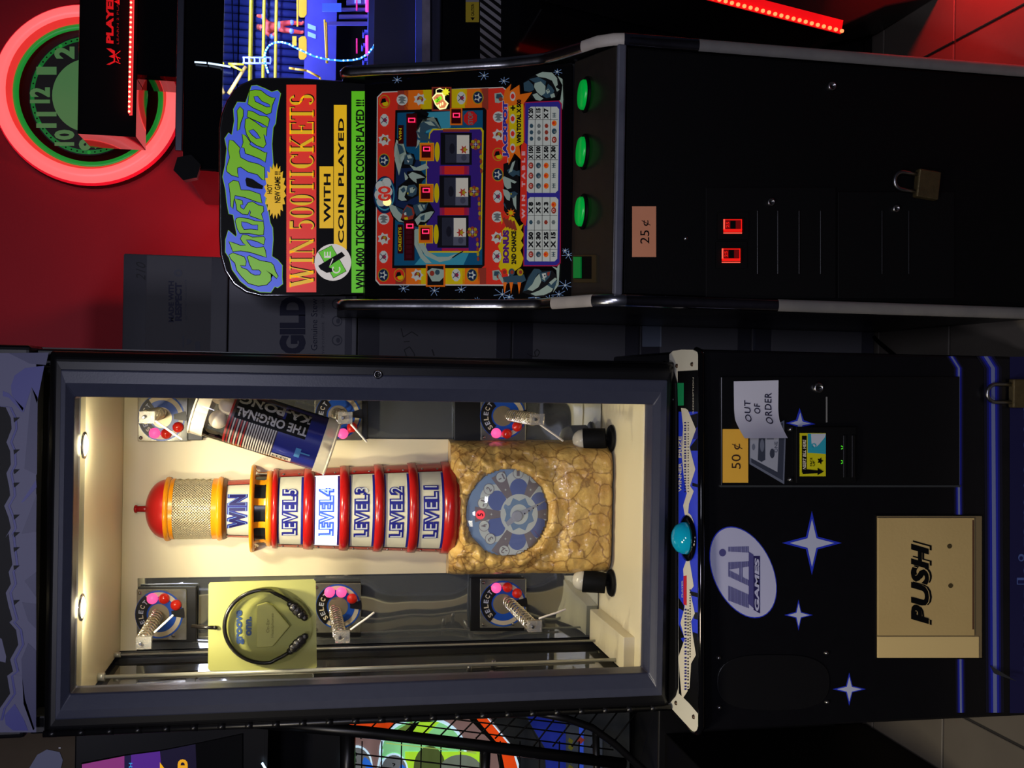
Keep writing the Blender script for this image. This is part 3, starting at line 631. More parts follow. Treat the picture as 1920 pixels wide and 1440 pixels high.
# --- prize spinners
SB, SWt = mat('spin_blue', (28, 82, 190), .3), mat('spin_white', (206, 196, 176), .35); SK = mat('spin_black', (16, 14, 16), .35)
PLT = mat('plate_acrylic', (176, 176, 170), .12, .75); BACK = mat('spinner_black', (14, 14, 14), .35)
HUB = mat('spin_hub', (160, 150, 128), .3, .6); REDL = mat('lamp_red', (210, 36, 20), .12, coat=.5, emit=.10); PINK = lit('lamp_pink', (255, 84, 150), 1.15)
WIREC = mat('coil_wire', (232, 224, 206), .12, .85); TAG = mat('tag_clear', (236, 226, 214), .15)
SPY = 2.592; SP = YP(SPY)
def spinner(bx, px, ring, leds, end, tag, lab, hole=None):
    mb = MB(); mb.bar(SP, *bx, BACK, -.016, -.004); 
    mb.bar(SP, *px, PLT, -.004, .0); root = part(mb, 'prize_spinner', PZ, lab, bevel=.004)
    mb = MB(); u, v, r = ring; k = 1 if leds[0][1] < v else -1
    for f, m, l in ((1, SB, .0006), (.93, SWt, .001), (.74, SB, .0014), (.44, HUB, .0018)): mb.disc(SP, u, v, r*f, r*f, m, l, 40)
    mb.disc(SP, u, v, r*.98, r*.98, SK, .0022, 16, PI-.95, PI+.95, .52)
    mb.disc(SP, u, v, r*1.06, r*1.0, SK, .0024, 6, -.28, .14, .50)
    for i, ch in enumerate('SELECT'):
        t = PI-.72+1.44*i/5; c, s = math.cos(t), math.sin(t)
        def fn(a, b, c=c, s=s): A, B = (a-.5)*6.5, (b-.5)*9+r*.75; return SP.px(u+c*B-s*A, v+s*B+c*A, .003)
        mb.textf(ch, fn, MATS['star_white'] if i % 2 else SWt, .03)
    part(mb, 'spinner_print', root)
    for q in leds:
        mb = MB(); mb.lathe(SP.px(q[0], q[1], .002), [(.0128, 0), (.0125, .004), (.010, .009), (.006, .0115), (0, .0125)], PINK if q[2] else REDL, 20, ax='y'); part(mb, 'lit_lamp' if q[2] else 'red_lamp', root)
    mb = MB(); E_ = aty(end[0], end[1], 2.335); S_ = Vector((E_.x, SPY-.002, E_.z+.006)); n = 11; pts = []
    for i in range(n*10+1):
        t = i/(n*10); q = 2*PI*n*t; c = S_.lerp(E_, t); pts.append(c+Vector((.0140*math.cos(q), 0, .0140*math.sin(q))))
    mb.tube(pts, .0021, WIREC, 5); mb.cyl(S_, E_, .0022, .0022, WIREC, 8); part(mb, 'coil', root)
    mb = MB(); mb.box(E_.x-.013, E_.x+.013, E_.y-.016, E_.y, E_.z-.022, E_.z+.010, clear('clip_clear', (232, 228, 218), fres=1.6, alpha=.18)); mb.cyl((E_.x, E_.y-.022, E_.z), (E_.x, E_.y+.004, E_.z), .004, .004, STEEL, 10)
    a = aty(*tag[0], 2.322); bb = aty(*tag[1], 2.322); mb.tube([a, a.lerp(bb, .33), a.lerp(bb, .66)+Vector((0, -.003, 0)), bb], .0026, TAG, 6); part(mb, 'price_clip', root, bevel=.002)
    mb = MB()
    for a_, b_ in ((px[0]+6, px[2]+7), (px[0]+6, px[3]-7), (px[1]-25, px[2]+6 if k < 0 else px[3]-8)): mb.brk(); mb.lathe(SP.px(a_, b_, 0), [(0, .004), (.003, .0035), (.0045, 0)], STEEL, 10, ax='y')
    part(mb, 'screw', root)
spinner((258, 368, 1101, 1205), (256, 350, 1105, 1200), (298, 1152, 45), ((286, 1122, 1), (308, 1122, 0), (330, 1134, 0)), (266, 1203), ((289, 1186), (325, 1153)), 'upper left prize spinner, one lamp lit')
spinner((588, 677, 1092, 1195), (586, 677, 1094, 1187), (634, 1137, 42), ((618, 1110, 1), (640, 1110, 1), (660, 1122, 0)), (637, 1192), ((657, 1181), (702, 1148)), 'middle left prize spinner, two lamps lit')
spinner((882, 984, 1084, 1184), (900, 987, 1085, 1178), (943, 1132, 43), ((930, 1102, 1), (951, 1101, 0), (969, 1112, 0)), (996, 1172), ((1010, 1160), (1061, 1142)), 'lower left prize spinner, one lamp lit')
spinner((262, 380, 738, 826), (258, 352, 730, 828), (303, 783, 44), ((290, 812, 1), (312, 813, 0), (334, 801, 0)), (272, 782), ((291, 789), (342, 824)), 'upper right prize spinner beside the pong tube')
spinner((592, 690, 738, 824), (590, 679, 735, 826), (634, 779, 43), ((643, 813, 1), (660, 801, 0), (622, 812, 0)), (642, 783), ((658, 795), (688, 829)), 'middle right prize spinner below the pong tube')
spinner((852, 988, 736, 828), (901, 986, 740, 827), (943, 780, 43), ((930, 812, 1), (950, 813, 0), (969, 800, 0)), (1001, 786), ((1009, 793), (1056, 827)), 'lower right prize spinner beside the rock')

# --- prizes
HPX = thing('headphones_pack', 'yellow-green blister card holding black on-ear headphones, hung inside the lit cabinet', 'headphones', tuple(aty(592, 1172, 2.36)))
HC = YP(2.36)
mb = MB(); cn = [(391, 1096), (394, 1092), (588, 1086), (592, 1090), (594, 1250), (590, 1254), (394, 1258), (390, 1254)]
mb.prism([HC.px(u, v, 0) for u, v in cn], (0, .003, 0), noisy('lime_card', (172, 172, 106), (164, 166, 98), 4, .35)); part(mb, 'card', HPX)
mb = MB(); HBK = mat('headband_black', (20, 18, 18), .25)
pts = []
for k in range(33):
    t = math.radians(48+264*k/32); x = math.cos(t); r = 1+.16*max(0, x)**2
    pts.append(HC.px(495+70*x*(1.12 if x > 0 else 1.05)*-1*-1, 1173+68*math.sin(t)*(1 if x < .2 else 1-.20*x), .010))
mb.tube(pts, .0045, HBK, 8); part(mb, 'headband', HPX, 'black headband')
CUP = noisy('ear_cushion', (34, 32, 34), (18, 17, 18), 80, .22, .4, 90)
for s in (-1, 1):
    mb = MB(); c = HC.px(558, 1173+s*31, .016); d = Vector((s*.7, 0, -.7)).normalized()
    for k, rr in ((-2, .009), (-1, .0125), (0, .0135), (1, .0125), (2, .009)): mb.ball(c+d*k*.011, rr, CUP, 12, (.9, .75, .9))
    part(mb, 'ear_cup', HPX)
mb = MB(); BL = clear('blister', (250, 250, 240), fres=1.25, rough=.05)
bl = [(505+(82 if math.cos(t) > 0 else 86)*math.cos(t), 1173+73*math.sin(t)) for t in [2*PI*k/36 for k in range(36)]]
mb.add([HC.px(u, v, .0006) for u, v in bl]+[HC.px(505+(u-505)*.93, 1173+(v-1173)*.93, .022) for u, v in bl], [(i, (i+1) % 36, 36+(i+1) % 36, 36+i) for i in range(36)]+[tuple(range(36, 72))], BL); part(mb, 'blister', HPX, 'clear blister')
mb = MB(); mb.prism([HC.px(u, v, .001) for u, v in ((482, 1133), (500, 1128), (512, 1134), (544, 1172), (512, 1210), (482, 1213))], (0, -.010, 0), mat('insert_lime', (184, 182, 112), .4)); part(mb, 'insert', HPX, bevel=.002)
mb = MB(); GB = mat('groove_blue', (52, 78, 140), .4); HC2 = YP(2.349)
mb.text('groove', HC, 458, 443, 1208, 1144, GB, .0012, .045); mb.text('onn.', HC, 472, 461, 1192, 1156, GB, .0012, .045)
mb.text('On-Ear', HC2, 505, 499, 1186, 1160, mat('grey_print', (120, 116, 60), .5), .0008); mb.text('Headphones', HC2, 514.5, 508, 1195, 1150, MATS['grey_print'], .0008); part(mb, 'lettering', HPX)
mb = MB(); a = HC.px(404, 1176, .004); mb.tube([HC.px(358, 1178, -.02), HC.px(385, 1177, -.004), a], .0042, HBK, 8); mb.ball(a, .005, HBK, 10); part(mb, 'hang_hook', HPX)

KP = thing('pong_game_tube', 'clear tilted plastic tube with striped red and blue label holding white balls', 'game', tuple(aty(620, 838, 2.36)))
KY = 2.375; A0, A1 = aty(374, 760, KY), aty(620, 838, KY); ax = (A1-A0).normalized(); KR = .0615
py = Vector((0, -1, 0)); sd = ax.cross(py).normalized()
def ks(t, q, r): return A0+(A1-A0)*t+(py*math.cos(q)+sd*math.sin(q))*r   # q=0 faces the window
def wrap(mb, t0, t1, q0, q1, r, m, n=30):
    mb.add([ks(t, q0+(q1-q0)*i/n, r) for t in (t0, t1) for i in range(n+1)], [(i, i+1, n+2+i, n+1+i) for i in range(n)], m, True)
mb = MB(); wrap(mb, .03, .97, 0, 2*PI, KR, clear('tube_plastic', (246, 246, 246), fres=1.4), 40); part(mb, 'tube', KP)
FRS = clear('frosted_cap', (240, 236, 226), fres=1.5, rough=.15, alpha=.45, body=(238, 230, 214))
for a, b in ((-.01, .09), (.92, 1.01)):
    mb = MB(); wrap(mb, a, b, 0, 2*PI, KR+.002, FRS, 40); e = a if a < .5 else b
    mb.poly([ks(e, 2*PI*i/36, KR+.002) for i in range(36)], FRS); mb.tube([ks(e, 2*PI*i/36, KR+.001) for i in range(36)], .003, FRS, 6, True); part(mb, 'end_cap', KP)
PW = mat('ball_white', (238, 226, 206), .4)
for t, q, d in ((.165, .55, .030), (.20, -.6, .034), (.11, -1.9, .036)):
    mb = MB(); mb.ball(ks(t, q, d), .020, PW, 18); part(mb, 'ball', KP)
mb = MB(); KB, KRD, KW = mat('label_blue', (38, 50, 150), .3), mat('label_red', (190, 50, 50), .3), mat('label_white', (226, 222, 214), .3)
wrap(mb, .60, .925, -2.6, 1.75, KR-.003, KB, 40); wrap(mb, .25, .60, -2.6, 1.9, KR-.003, mat('label_dark', (50, 34, 40), .35), 40)
for k in range(19): wrap(mb, .262+k*.0178, .271+k*.0178, -.05, 1.75, KR-.0022, KRD if k < 7 and k % 2 == 0 else KW, 24)
wrap(mb, .60, .925, 1.30, 1.42, KR-.0022, KRD, 4)
wrap(mb, .235, .25, -2.2, 1.9, KR-.0022, KRD, 40)
def ktext(st, t0, t1, q0, q1, m, bold, r):
    mb.textf(st, lambda a, b: ks(t1+(t0-t1)*a, q0+(q1-q0)*b, r), m, bold)
wrap(mb, .27, .80, -.52, -.02, KR-.0018, INK, 20); wrap(mb, .27, .56, -1.10, -.50, KR-.0018, INK, 20); wrap(mb, .62, .80, -1.10, -.50, KR-.0018, INK, 20)
SIL = mat('label_silver', (206, 204, 204), .25)
ktext('THE ORIGINAL', .27, .80, -.46, -.12, SIL, .03, KR-.001); ktext('KA-PONG', .27, .80, -1.02, -.60, SIL, .04, KR-.001)
wrap(mb, .60, .75, .93, 1.25, KR-.0012, KW, 12)
for k in range(12): wrap(mb, .61+k*.0105, .614+k*.0105+.003*(k % 3 == 0), .98, 1.18, KR-.0006, INK, 4)
wrap(mb, .76, .80, .35, .75, KR-.001, mat('label_sky', (90, 160, 210), .3), 8); wrap(mb, .79, .87, .47, .53, KR-.001, MATS['label_sky'], 4)
part(mb, 'label', KP, 'striped red, white and blue printed label')

# ================================================================== GHOST SLOT MACHINE
GM = thing('slot_machine', 'black ticket slot machine with lettered marquee, three reels and chrome edges', 'arcade machine', (.433, 2.3, 0))
GX0, GX1 = .160, .706
prof = [(2.020, .003), (2.020, .955), (2.026, .975), (2.048, 1.003), (2.096, 1.03), (2.128, 1.05), (2.18, 1.084), (2.228, 1.157), (2.252, 1.211), (2.303, 1.322), (2.35, 1.437), (2.377, 1.495), (2.395, 1.502), (2.68, 1.502), (2.68, .003)]
for a, b in ((GX0, GX0+.022), (GX1-.022, GX1)):
    mb = MB(); mb.prism([(a+.002, y+.004, z) for y, z in prof], (b-a-.004, 0, 0), BLACK); part(mb, 'side_panel', GM)
PATCH = noisy('bare_trim', (205, 196, 178), (170, 162, 150), 30, .55, .1, 90); DULL = noisy('dull_trim', (128, 124, 116), (92, 92, 92), 14, .5, .1, 60)
DCH = noisy('dark_chrome', (150, 150, 165), (110, 110, 125), 40, .12, .02, 60, 1.0)
def molding(xa, xb, cuts):
    P = [Vector((0, y, z)) for y, z in prof[:13]]
    pts = [P[0]]
    for a, b in zip(P, P[1:]):
        n = max(1, int((b-a).length/.012))
        for k in range(1, n+1): pts.append(a.lerp(b, k/n))
    mb = MB(); w = (xb-xa)/2; xc = (xa+xb)/2; n = len(pts); K = 6; rows = []
    for i, p in enumerate(pts):
        t = (pts[min(i+1, n-1)]-pts[max(i-1, 0)]).normalized(); nn = Vector((0, -t.z, t.y))
        rows.append([Vector((xc-w*math.cos(PI*k/K), 0, 0))+p+nn*(.007*math.sin(PI*k/K)+.001) for k in range(K+1)])
    for i in range(n-1):
        z = (pts[i].z+pts[i+1].z)/2; m = next(mm for zc, mm in cuts if z < zc)
        mb.add(rows[i]+rows[i+1], [(k, k+1, K+2+k, K+1+k) for k in range(K)], m, True)
    part(mb, 'edge_trim', GM, 'chrome edge trim, worn bare in places')
molding(GX0-.001, GX0+.024, [(.34, DULL), (.62, DULL), (.94, DCH), (1.005, CHROME), (1.062, PATCH), (9, CHROME)])
molding(GX1-.024, GX1+.001, [(.60, DULL), (.80, DULL), (.955, DCH), (1.022, PATCH), (9, CHROME)])
IX0, IX1 = GX0+.0225, GX1-.0225
mb = MB(); mb.prism([(IX0, y, z) for y, z in ((2.035, .004), (2.035, .95), (2.16, 1.015), (2.40, 1.445), (2.415, 1.448), (2.675, 1.448), (2.675, .004))], (IX1-IX0, 0, 0), BLACK); part(mb, 'body', GM)
GD = YP(2.028)
mb = MB(); mb.box(IX0+.003, IX1-.003, 2.028, 2.0345, .02, .945, noisy('ghost_door', (6, 6, 7), (4, 4, 5), 60, .6, .05, 250, spec=.12)); gdoor = part(mb, 'front_door', GM, bevel=.002)
mb = MB()
for u, v, m in ((1291, 88, STEEL), (1286, 447, STEEL)): mb.brk(); mb.lathe(GD.px(u, v, 0), [(0, .003), (.003, .0025), (.0045, 0)], m, 10, ax='y')
part(mb, 'door_screw', GM)
lock(GD, 1557, 163, .010, GM)
mb = MB()                                          # coin mech plates
mb.bar(GD, 1322, 1566, 352, 560, BLACKM, 0, .004)
for u in (1417, 1455, 1495, 1535): mb.bar(GD, u, u+3, 395, 515, BLACK, .004, .0065)
mb.brk(); mb.bar(GD, 1570, 1788, 360, 560, BLACKM, 0, .004)
for u in (1650, 1700): mb.bar(GD, u, u+3, 395, 515, BLACK, .004, .0065)
cm = part(mb, 'coin_plate', gdoor, bevel=.0015)
G4 = YP(2.024); lock(G4, 1443, 380, .0085, gdoor); lock(G4, 1677, 392, .0085, gdoor)
RL = lit('coin_red', (235, 24, 16), .75); RLD = lit('coin_red_dim', (120, 8, 8), .35); RLB = lit('coin_red_bright', (255, 90, 70), 1.0)
for u0, v0 in ((1356, 411), (1353, 466)):
    mb = MB(); mb.bar(G4, u0-12, u0+46, v0-12, v0+38, BLACKM, 0, .004); mb.bar(G4, u0, u0+35, v0, v0+27, mat('coin_dark', (40, 4, 4), .2), .004, .010)
    p = YP(2.014); mb.rc(p, u0, u0+35, v0, v0+2, RL, .0006); mb.rc(p, u0, u0+3, v0, v0+20, RLB, .0008); mb.rc(p, u0+33, u0+35, v0, v0+20, RL, .0008)
    mb.rc(p, u0, u0+35, v0+18.5, v0+24, RL, .0008); mb.rc(p, u0, u0+35, v0+25, v0+27, RLB, .0008); mb.rc(p, u0+3, u0+33, v0+2, v0+18, RLD, .0005)
    mb.rc(p, u0+13, u0+23, v0+3, v0+18, INK, .0010); mb.text('25', p, u0+11, u0+5, v0+16, v0+5, RL, .0012, .02)
    part(mb, 'coin_slot', gdoor, 'red glowing coin return button')
mb = MB(); mb.rc(GD, 1185, 1230, 387, 482, noisy('card_salmon', (226, 150, 110), (214, 140, 100), 20, .6), .0008); mb.text('25', GD, 1217, 1200, 457, 432, INK, .0014); mb.text('¢', GD, 1219, 1203, 424, 413, INK, .0014); part(mb, 'price_card', gdoor, 'salmon price card reading 25 cents')
# button deck
d0, d1 = aty(1152, 330, 2.026), aty(1073, 330, 2.150)
DK = Pl((0, d0.y, d0.z), (0, -(d1.z-d0.z), (d1.y-d0.y)))
mb = MB(); mb.prism([(IX0, d0.y-.002, d0.z-.018), (IX0, d0.y, d0.z), (IX0, d1.y, d1.z), (IX0, d1.y, d1.z-.03)], (IX1-IX0, 0, 0), noisy('deck_brown', (44, 40, 34), (34, 31, 27), 50, .35, .03, 100)); part(mb, 'button_deck', GM, bevel=.003)
mb = MB(); LP = YP(d0.y-.002); mb.box(IX0, IX1, d0.y-.012, d0.y-.0025, d0.z-.018, d0.z+.0005, noisy('lip_worn', (96, 98, 108), (52, 54, 66), 16, .5)); part(mb, 'deck_lip', GM, 'worn grey front edge of the deck', bevel=.004)
GRN = mat('button_green', (0, 188, 66), .3, emit=.34)
for u, v in ((1096, 178), (1093, 285), (1091, 397)):
    mb = MB(); c = DK.px(u+4, v, 0)
    mb.lathe(c, [(.037, 0), (.037, .004), (.033, .007), (.031, .004)], BLACKM, 28); r = part(mb, 'push_button', GM)
    mb = MB(); mb.lathe(c, [(.0305, .004), (.0305, .010), (.028, .0135), (.013, .0155), (0, .016)], GRN, 28); part(mb, 'button_cap', r, 'green translucent cap')
mb = MB(); mb.bar(DK, 1078, 1120, 478, 530, mat('slot_brass', (92, 82, 56), .35, .7), 0, .004); mb.bar(DK, 1080, 1112, 481, 523, INK, .004, .0046); mb.bar(DK, 1080, 1094, 482, 522, mat('slot_green', (0, 140, 56), .3, emit=.16), .0046, .008); part(mb, 'ticket_slot', GM, 'ticket slot with a green bar', bevel=.001)
# marquee (backlit)
MY = 2.42; MP = YP(MY)
mq = [(690, 551), (520, 553), (490, 553), (462, 546), (440, 531), (424, 507), (416, 478), (414, 440), (414, 240), (418, 215), (428, 190), (440, 172), (456, 159), (474, 151), (495, 148), (560, 148.5), (690, 158)]
mb = MB(); mb.prism([MP.px(u, v, 0) for u, v in mq], (0, .035, 0), mat('marquee_black', (7, 7, 8), .5, spec=.12)); marq = part(mb, 'marquee', GM, 'marquee sign with rounded upper corners')
mb = MB(); mb.tube([MP.px(u, v, -.006) for u, v in mq], .0045, CHROME, 8); part(mb, 'marquee_trim', marq)
K = .50
mG, mBl, mR, mY, mW = lit('mq_green', (112, 176, 10), K), lit('mq_blue', (66, 92, 214), K), lit('mq_red', (226, 46, 26), K), lit('mq_yellow', (234, 184, 8), K), lit('mq_white', (214, 206, 196), K)
mLG = lit('mq_lime', (92, 190, 20), K)
ZB = lambda x, y: (400+x/6.4, 340+y/6.4)
ZA = lambda x, y: (400+x/6.4, 130+y/6.4)
def zp(f, P): return [f(x, y) for x, y in P]
def grow(P, d):
    n = len(P); A = sum(P[i][0]*P[(i+1) % n][1]-P[(i+1) % n][0]*P[i][1] for i in range(n)); sg = 1 if A > 0 else -1; out = []
    for i in range(n):
        (a, b), (c, e) = P[i-1], P[(i+1) % n]; tx, ty = c-a, e-b; L = math.hypot(tx, ty) or 1
        out.append((P[i][0]+ty/L*d*sg, P[i][1]-tx/L*d*sg))
    return out
mb = MB()
blob = zp(ZB, [(150, 700), (180, 590), (270, 670), (285, 640), (240, 400), (190, 390), (165, 250), (150, 100)])+zp(ZA, [(115, 1290), (145, 1150), (165, 950), (140, 830), (185, 765), (225, 790), (255, 620), (245, 480), (290, 395), (390, 400), (430, 290), (460, 200), (520, 195), (620, 235), (700, 275), (770, 255), (805, 290), (760, 500), (745, 650), (715, 700), (700, 900), (715, 1130), (690, 1210)])+zp(ZB, [(640, 100), (620, 250), (660, 370), (680, 500), (710, 560), (715, 700), (700, 900), (770, 945), (825, 1010), (822, 1150), (830, 1230), (770, 1275), (735, 1262), (690, 1330), (560, 1325), (420, 1270), (330, 1200), (230, 1060), (195, 920), (148, 850)])
mb.pg(MP, grow(blob, 1.2), mG, .0006); mb.pg(MP, blob, mBl, .0010)
gl = [(ZB, [(190, 885), (235, 862), (370, 910), (392, 960), (385, 1012), (320, 1008), (340, 1040), (400, 1062), (450, 1110), (500, 1132), (560, 1128), (578, 1090), (548, 1060), (470, 1060), (440, 1000), (410, 905), (430, 895), (560, 955), (690, 978), (722, 1010), (742, 1080), (775, 1140), (762, 1165), (700, 1110), (630, 1068), (690, 1120), (690, 1190), (640, 1240), (540, 1255), (420, 1222), (340, 1140), (285, 1070), (262, 980), (215, 935)]),
      (ZB, [(190, 722), (240, 742), (330, 775), (392, 768), (360, 740), (328, 690), (350, 645), (410, 650), (470, 675), (605, 668), (618, 690), (605, 760), (530, 722), (450, 700), (390, 702), (410, 732), (450, 780), (520, 802), (605, 790), (622, 830), (636, 912), (570, 890), (450, 852), (330, 832), (235, 842), (222, 800)]),
      (ZB, [(278, 450), (310, 438), (420, 452), (500, 480), (600, 488), (606, 560), (600, 642), (540, 644), (430, 622), (320, 622), (290, 570), (268, 480)]),
      (ZB, [(258, 212), (300, 222), (345, 235), (352, 280), (322, 280), (328, 320), (368, 342), (392, 300), (420, 260), (470, 248), (540, 290), (598, 302), (602, 360), (574, 392), (600, 472), (520, 440), (440, 412), (452, 370), (438, 342), (412, 400), (350, 392), (285, 345), (278, 280)]),
      (ZB, [(188, 30), (240, -6), (300, 4), (318, 64), (330, 108), (430, 112), (560, 158), (582, 262), (510, 240), (380, 192), (260, 168), (242, 240), (232, 332), (212, 300), (204, 140)]),
      (ZA, [(195, 850), (238, 862), (320, 948), (308, 990), (325, 1062), (420, 1112), (540, 1142), (612, 1182), (615, 1335), (585, 1320), (530, 1262), (420, 1232), (330, 1172), (288, 1182), (288, 1240), (302, 1295), (220, 1270), (165, 1225), (162, 1180), (200, 1060), (182, 960)]),
      (ZA, [(348, 778), (388, 800), (442, 880), (432, 902), (470, 932), (540, 962), (612, 1002), (640, 1000), (622, 1115), (560, 1072), (430, 1022), (388, 1012), (374, 945), (342, 938), (362, 880)]),
      (ZA, [(388, 600), (430, 590), (510, 642), (590, 702), (642, 700), (632, 805), (602, 780), (630, 900), (600, 942), (520, 912), (450, 862), (402, 780), (382, 700)]),
      (ZA, [(418, 500), (470, 510), (560, 562), (642, 572), (672, 600), (652, 692), (570, 642), (480, 602), (408, 570)]),
      (ZA, [(288, 500), (320, 452), (357, 490), (357, 560), (327, 640), (312, 720), (290, 742), (296, 600)]),
      (ZA, [(440, 262), (500, 253), (570, 258), (642, 315), (700, 345), (742, 345), (705, 432), (690, 522), (640, 542), (570, 502), (480, 462), (418, 420), (428, 330)])]
for f, P in gl:
    q = zp(f, P); mb.pg(MP, grow(q, 1.3), INK, .0016); mb.pg(MP, q, mG, .0022)
for f, P in ((ZB, [(340, 490), (400, 498), (470, 530), (532, 528), (532, 582), (450, 572), (370, 578), (345, 530)]), (ZA, [(428, 742), (480, 728), (522, 770), (562, 832), (520, 832), (468, 790)]), (ZA, [(490, 332), (530, 328), (580, 390), (670, 428), (682, 452), (640, 452), (560, 412), (508, 388)])):
    q = zp(f, P); mb.pg(MP, grow(q, 1.2), INK, .0028); mb.pg(MP, q, mBl, .0034)
mb.pg(MP, zp(ZA, [(385, 1330), (400, 1300), (470, 1320), (560, 1380), (600, 1400), (590, 1440), (480, 1430), (400, 1405)]), INK, .0036)
part(mb, 'title_lettering', marq, 'wavy green Ghost Train lettering on blue')
mb = MB()
mb.rc(MP, 537, 593, 159, 548, mR, .0008)
SL = {'W': [(1, 0, 1, .22, 0, .25), (2, .22, 0, .45, .95), (1, .42, .85, .62, 0), (2, .62, 0, .85, 1), (0,)],
      }
# high-contrast serif capitals: (x0,y0,x1,y1,width) strokes in a unit cell
def serif(st, ub, ut, vs, ve, m, l, dx=0, dy=0):
    G = {'W': [(.10, 1, .34, 0, .17), (.34, 0, .55, 1, .05), (.48, 1, .70, 0, .17), (.70, 0, .92, 1, .05), (0, 1, .25, 1, 0), (.78, 1, 1, 1, 0), (.40, 1, .6, 1, 0)],
         'I': [(.5, 0, .5, 1, .34), (.1, 1, .9, 1, 0), (.1, 0, .9, 0, 0)],
         'N': [(.17, 0, .17, 1, .06), (.15, 1, .82, 0, .20), (.84, 0, .84, 1, .06), (0, 0, .34, 0, 0), (.66, 1, 1, 1, 0)],
         'T': [(.5, 0, .5, 1, .24), (.05, .97, .95, .97, -.06), (.25, 0, .75, 0, 0), (.05, .8, .05, 1, .05), (.95, .8, .95, 1, .05)],
         'C': 'C', '0': '0', '5': [(.25, .55, .25, 1, .06), (.2, .93, .85, .93, -.14)],
         'K': [(.22, 0, .22, 1, .24), (.3, .42, .85, 1, .06), (.42, .55, .88, 0, .22), (0, 0, .44, 0, 0), (0, 1, .44, 1, 0), (.62, 0, 1, 0, 0), (.65, 1, 1, 1, 0)],
         'E': [(.25, 0, .25, 1, .26), (.1, .97, .9, .97, -.06), (.1, .03, .95, .03, -.06), (.3, .5, .7, .5, -.05), (.88, .75, .88, 1, .05), (.93, 0, .93, .28, .05), (.68, .38, .68, .62, .05)],
         'S': 'S'}
    W = {'W': 1.25, 'I': .5, 'N': 1.0, 'T': .78, 'C': .85, '0': .66, '5': .66, 'K': .95, 'E': .8, 'S': .68, ' ': .25}
    tot = sum(W[c]+.06 for c in st); x = 0
    def P(a, b): return MP.px(ub+(ut-ub)*b+dx, vs+(ve-vs)*a/tot+dy, l)
    for c in st:
        wd = W[c]; g = G.get(c, [])
        def arc(cx, cy, rx, ry, t0, t1, th, tn, n=14):
            o, i_ = [], []
            for k in range(n+1):
                t = t0+(t1-t0)*k/n; o.append((cx+rx*math.cos(t), cy+ry*math.sin(t))); w_ = tn+(th-tn)*abs(math.cos(t))**1.3
                i_.append((cx+(rx-w_)*math.cos(t), cy+(ry-tn-.02*abs(math.cos(t)))*math.sin(t)))
            Q = o+i_; vs_ = [P(x+a*wd, b) for a, b in Q]; mb.add(vs_, [(k, k+1, n+2+k, n+1+k) for k in range(n)], m)
        if g == '0': arc(.5, .5, .46, .5, 0, 2*PI, .28, .04, 28)
        elif g == 'C': arc(.55, .5, .5, .5, .75, 2*PI-.75, .27, .04, 24); mb.poly([P(x+a*wd, b) for a, b in ((.88, .68), (.94, .68), (.94, 1), (.88, .9))], m)
        elif g == 'S':
            arc(.5, .74, .42, .26, .35, PI*1.42, .26, .05, 16); arc(.5, .27, .45, .27, PI*1.12, PI*2.42, .28, .05, 18)
            mb.poly([P(x+a*wd, b) for a, b in ((.14, .62), (.42, .47), (.9, .40), (.6, .55))], m)
        else:
            for (a, b, c_, d_, w_) in g:
                if w_ > 0: mb.poly([P(x+(a-w_/2)*wd, b), P(x+(a+w_/2)*wd, b), P(x+(c_+w_/2)*wd, d_), P(x+(c_-w_/2)*wd, d_)], m)
                else:
                    hh = -w_ if w_ else .045; s = 0 if b < .5 else -hh
                    if w_ < 0: s = -hh/2
                    mb.poly([P(x+a*wd, b+s), P(x+c_*wd, b+s), P(x+c_*wd, b+s+hh), P(x+a*wd, b+s+hh)], m)
            if c == '5': arc(.45, .30, .48, .32, -PI*.75, PI*.70, .28, .05, 18)
        x += wd+.06
serif('WIN 500TICKETS', 588, 543, 539, 175, INK, .0014, 1.8, -1.8); serif('WIN 500TICKETS', 588, 543, 539, 175, INK, .0013, .8, -.6); serif('WIN 500TICKETS', 588, 543, 539, 175, mY, .0022)
mb.rc(MP, 599, 626, 312, 428, mY, .0008); mb.rc(MP, 625, 626, 312, 428, INK, .0010); mb.rc(MP, 626, 650, 197, 468, mY, .0009)
mb.text('WITH', MP, 620, 607, 417, 326, INK, .0016, .03, 0, 1.05); mb.text('COIN PLAYED', MP, 645, 634, 456, 222, INK, .0016, .03, 0, 1.1)
mb.rc(MP, 659, 688, 171, 549, mLG, .0008); mb.text('WIN 4000 TICKETS WITH 8 COINS PLAYED !!!', MP, 683, 667, 542, 187, INK, .0016, .03)
mb.disc(MP, 624, 492, 34.5, 34.5, mW, .0010, 36)
mb.pg(MP, [ZB(1258, 850), ZB(1420, 768), ZB(1598, 1080), ZB(1440, 1166)], INK, .0014); mb.pg(MP, [ZB(1266, 852), ZB(1418, 775), ZB(1590, 1078), ZB(1442, 1158)], mLG, .0018)
mb.pg(MP, [ZB(1258, 1015), ZB(1540, 846), ZB(1580, 895), ZB(1440, 985), ZB(1385, 1030), ZB(1455, 1060), ZB(1440, 1085), ZB(1360, 1100), ZB(1285, 1058)], INK, .0024)
mb.pg(MP, [ZB(1430, 925), ZB(1440, 935), ZB(1405, 1010), ZB(1392, 1020)], mW, .0026)
mb.text('E', MP, *(ZB(1410, 0)[0], ZB(1330, 0)[0]), ZB(0, 920)[1], ZB(0, 845)[1], mW, .0028, .02); mb.disc(MP, *ZB(1475, 1055), 8, 8, mW, .0028, 20, -.6, 3.8, .7)
bu = []
for k in range(40):
    t = 2*PI*k/40; rr = 1 if k % 2 else .80
    bu.append((516+21*rr*math.cos(t)*(1.0), 359+53*rr*math.sin(t)))
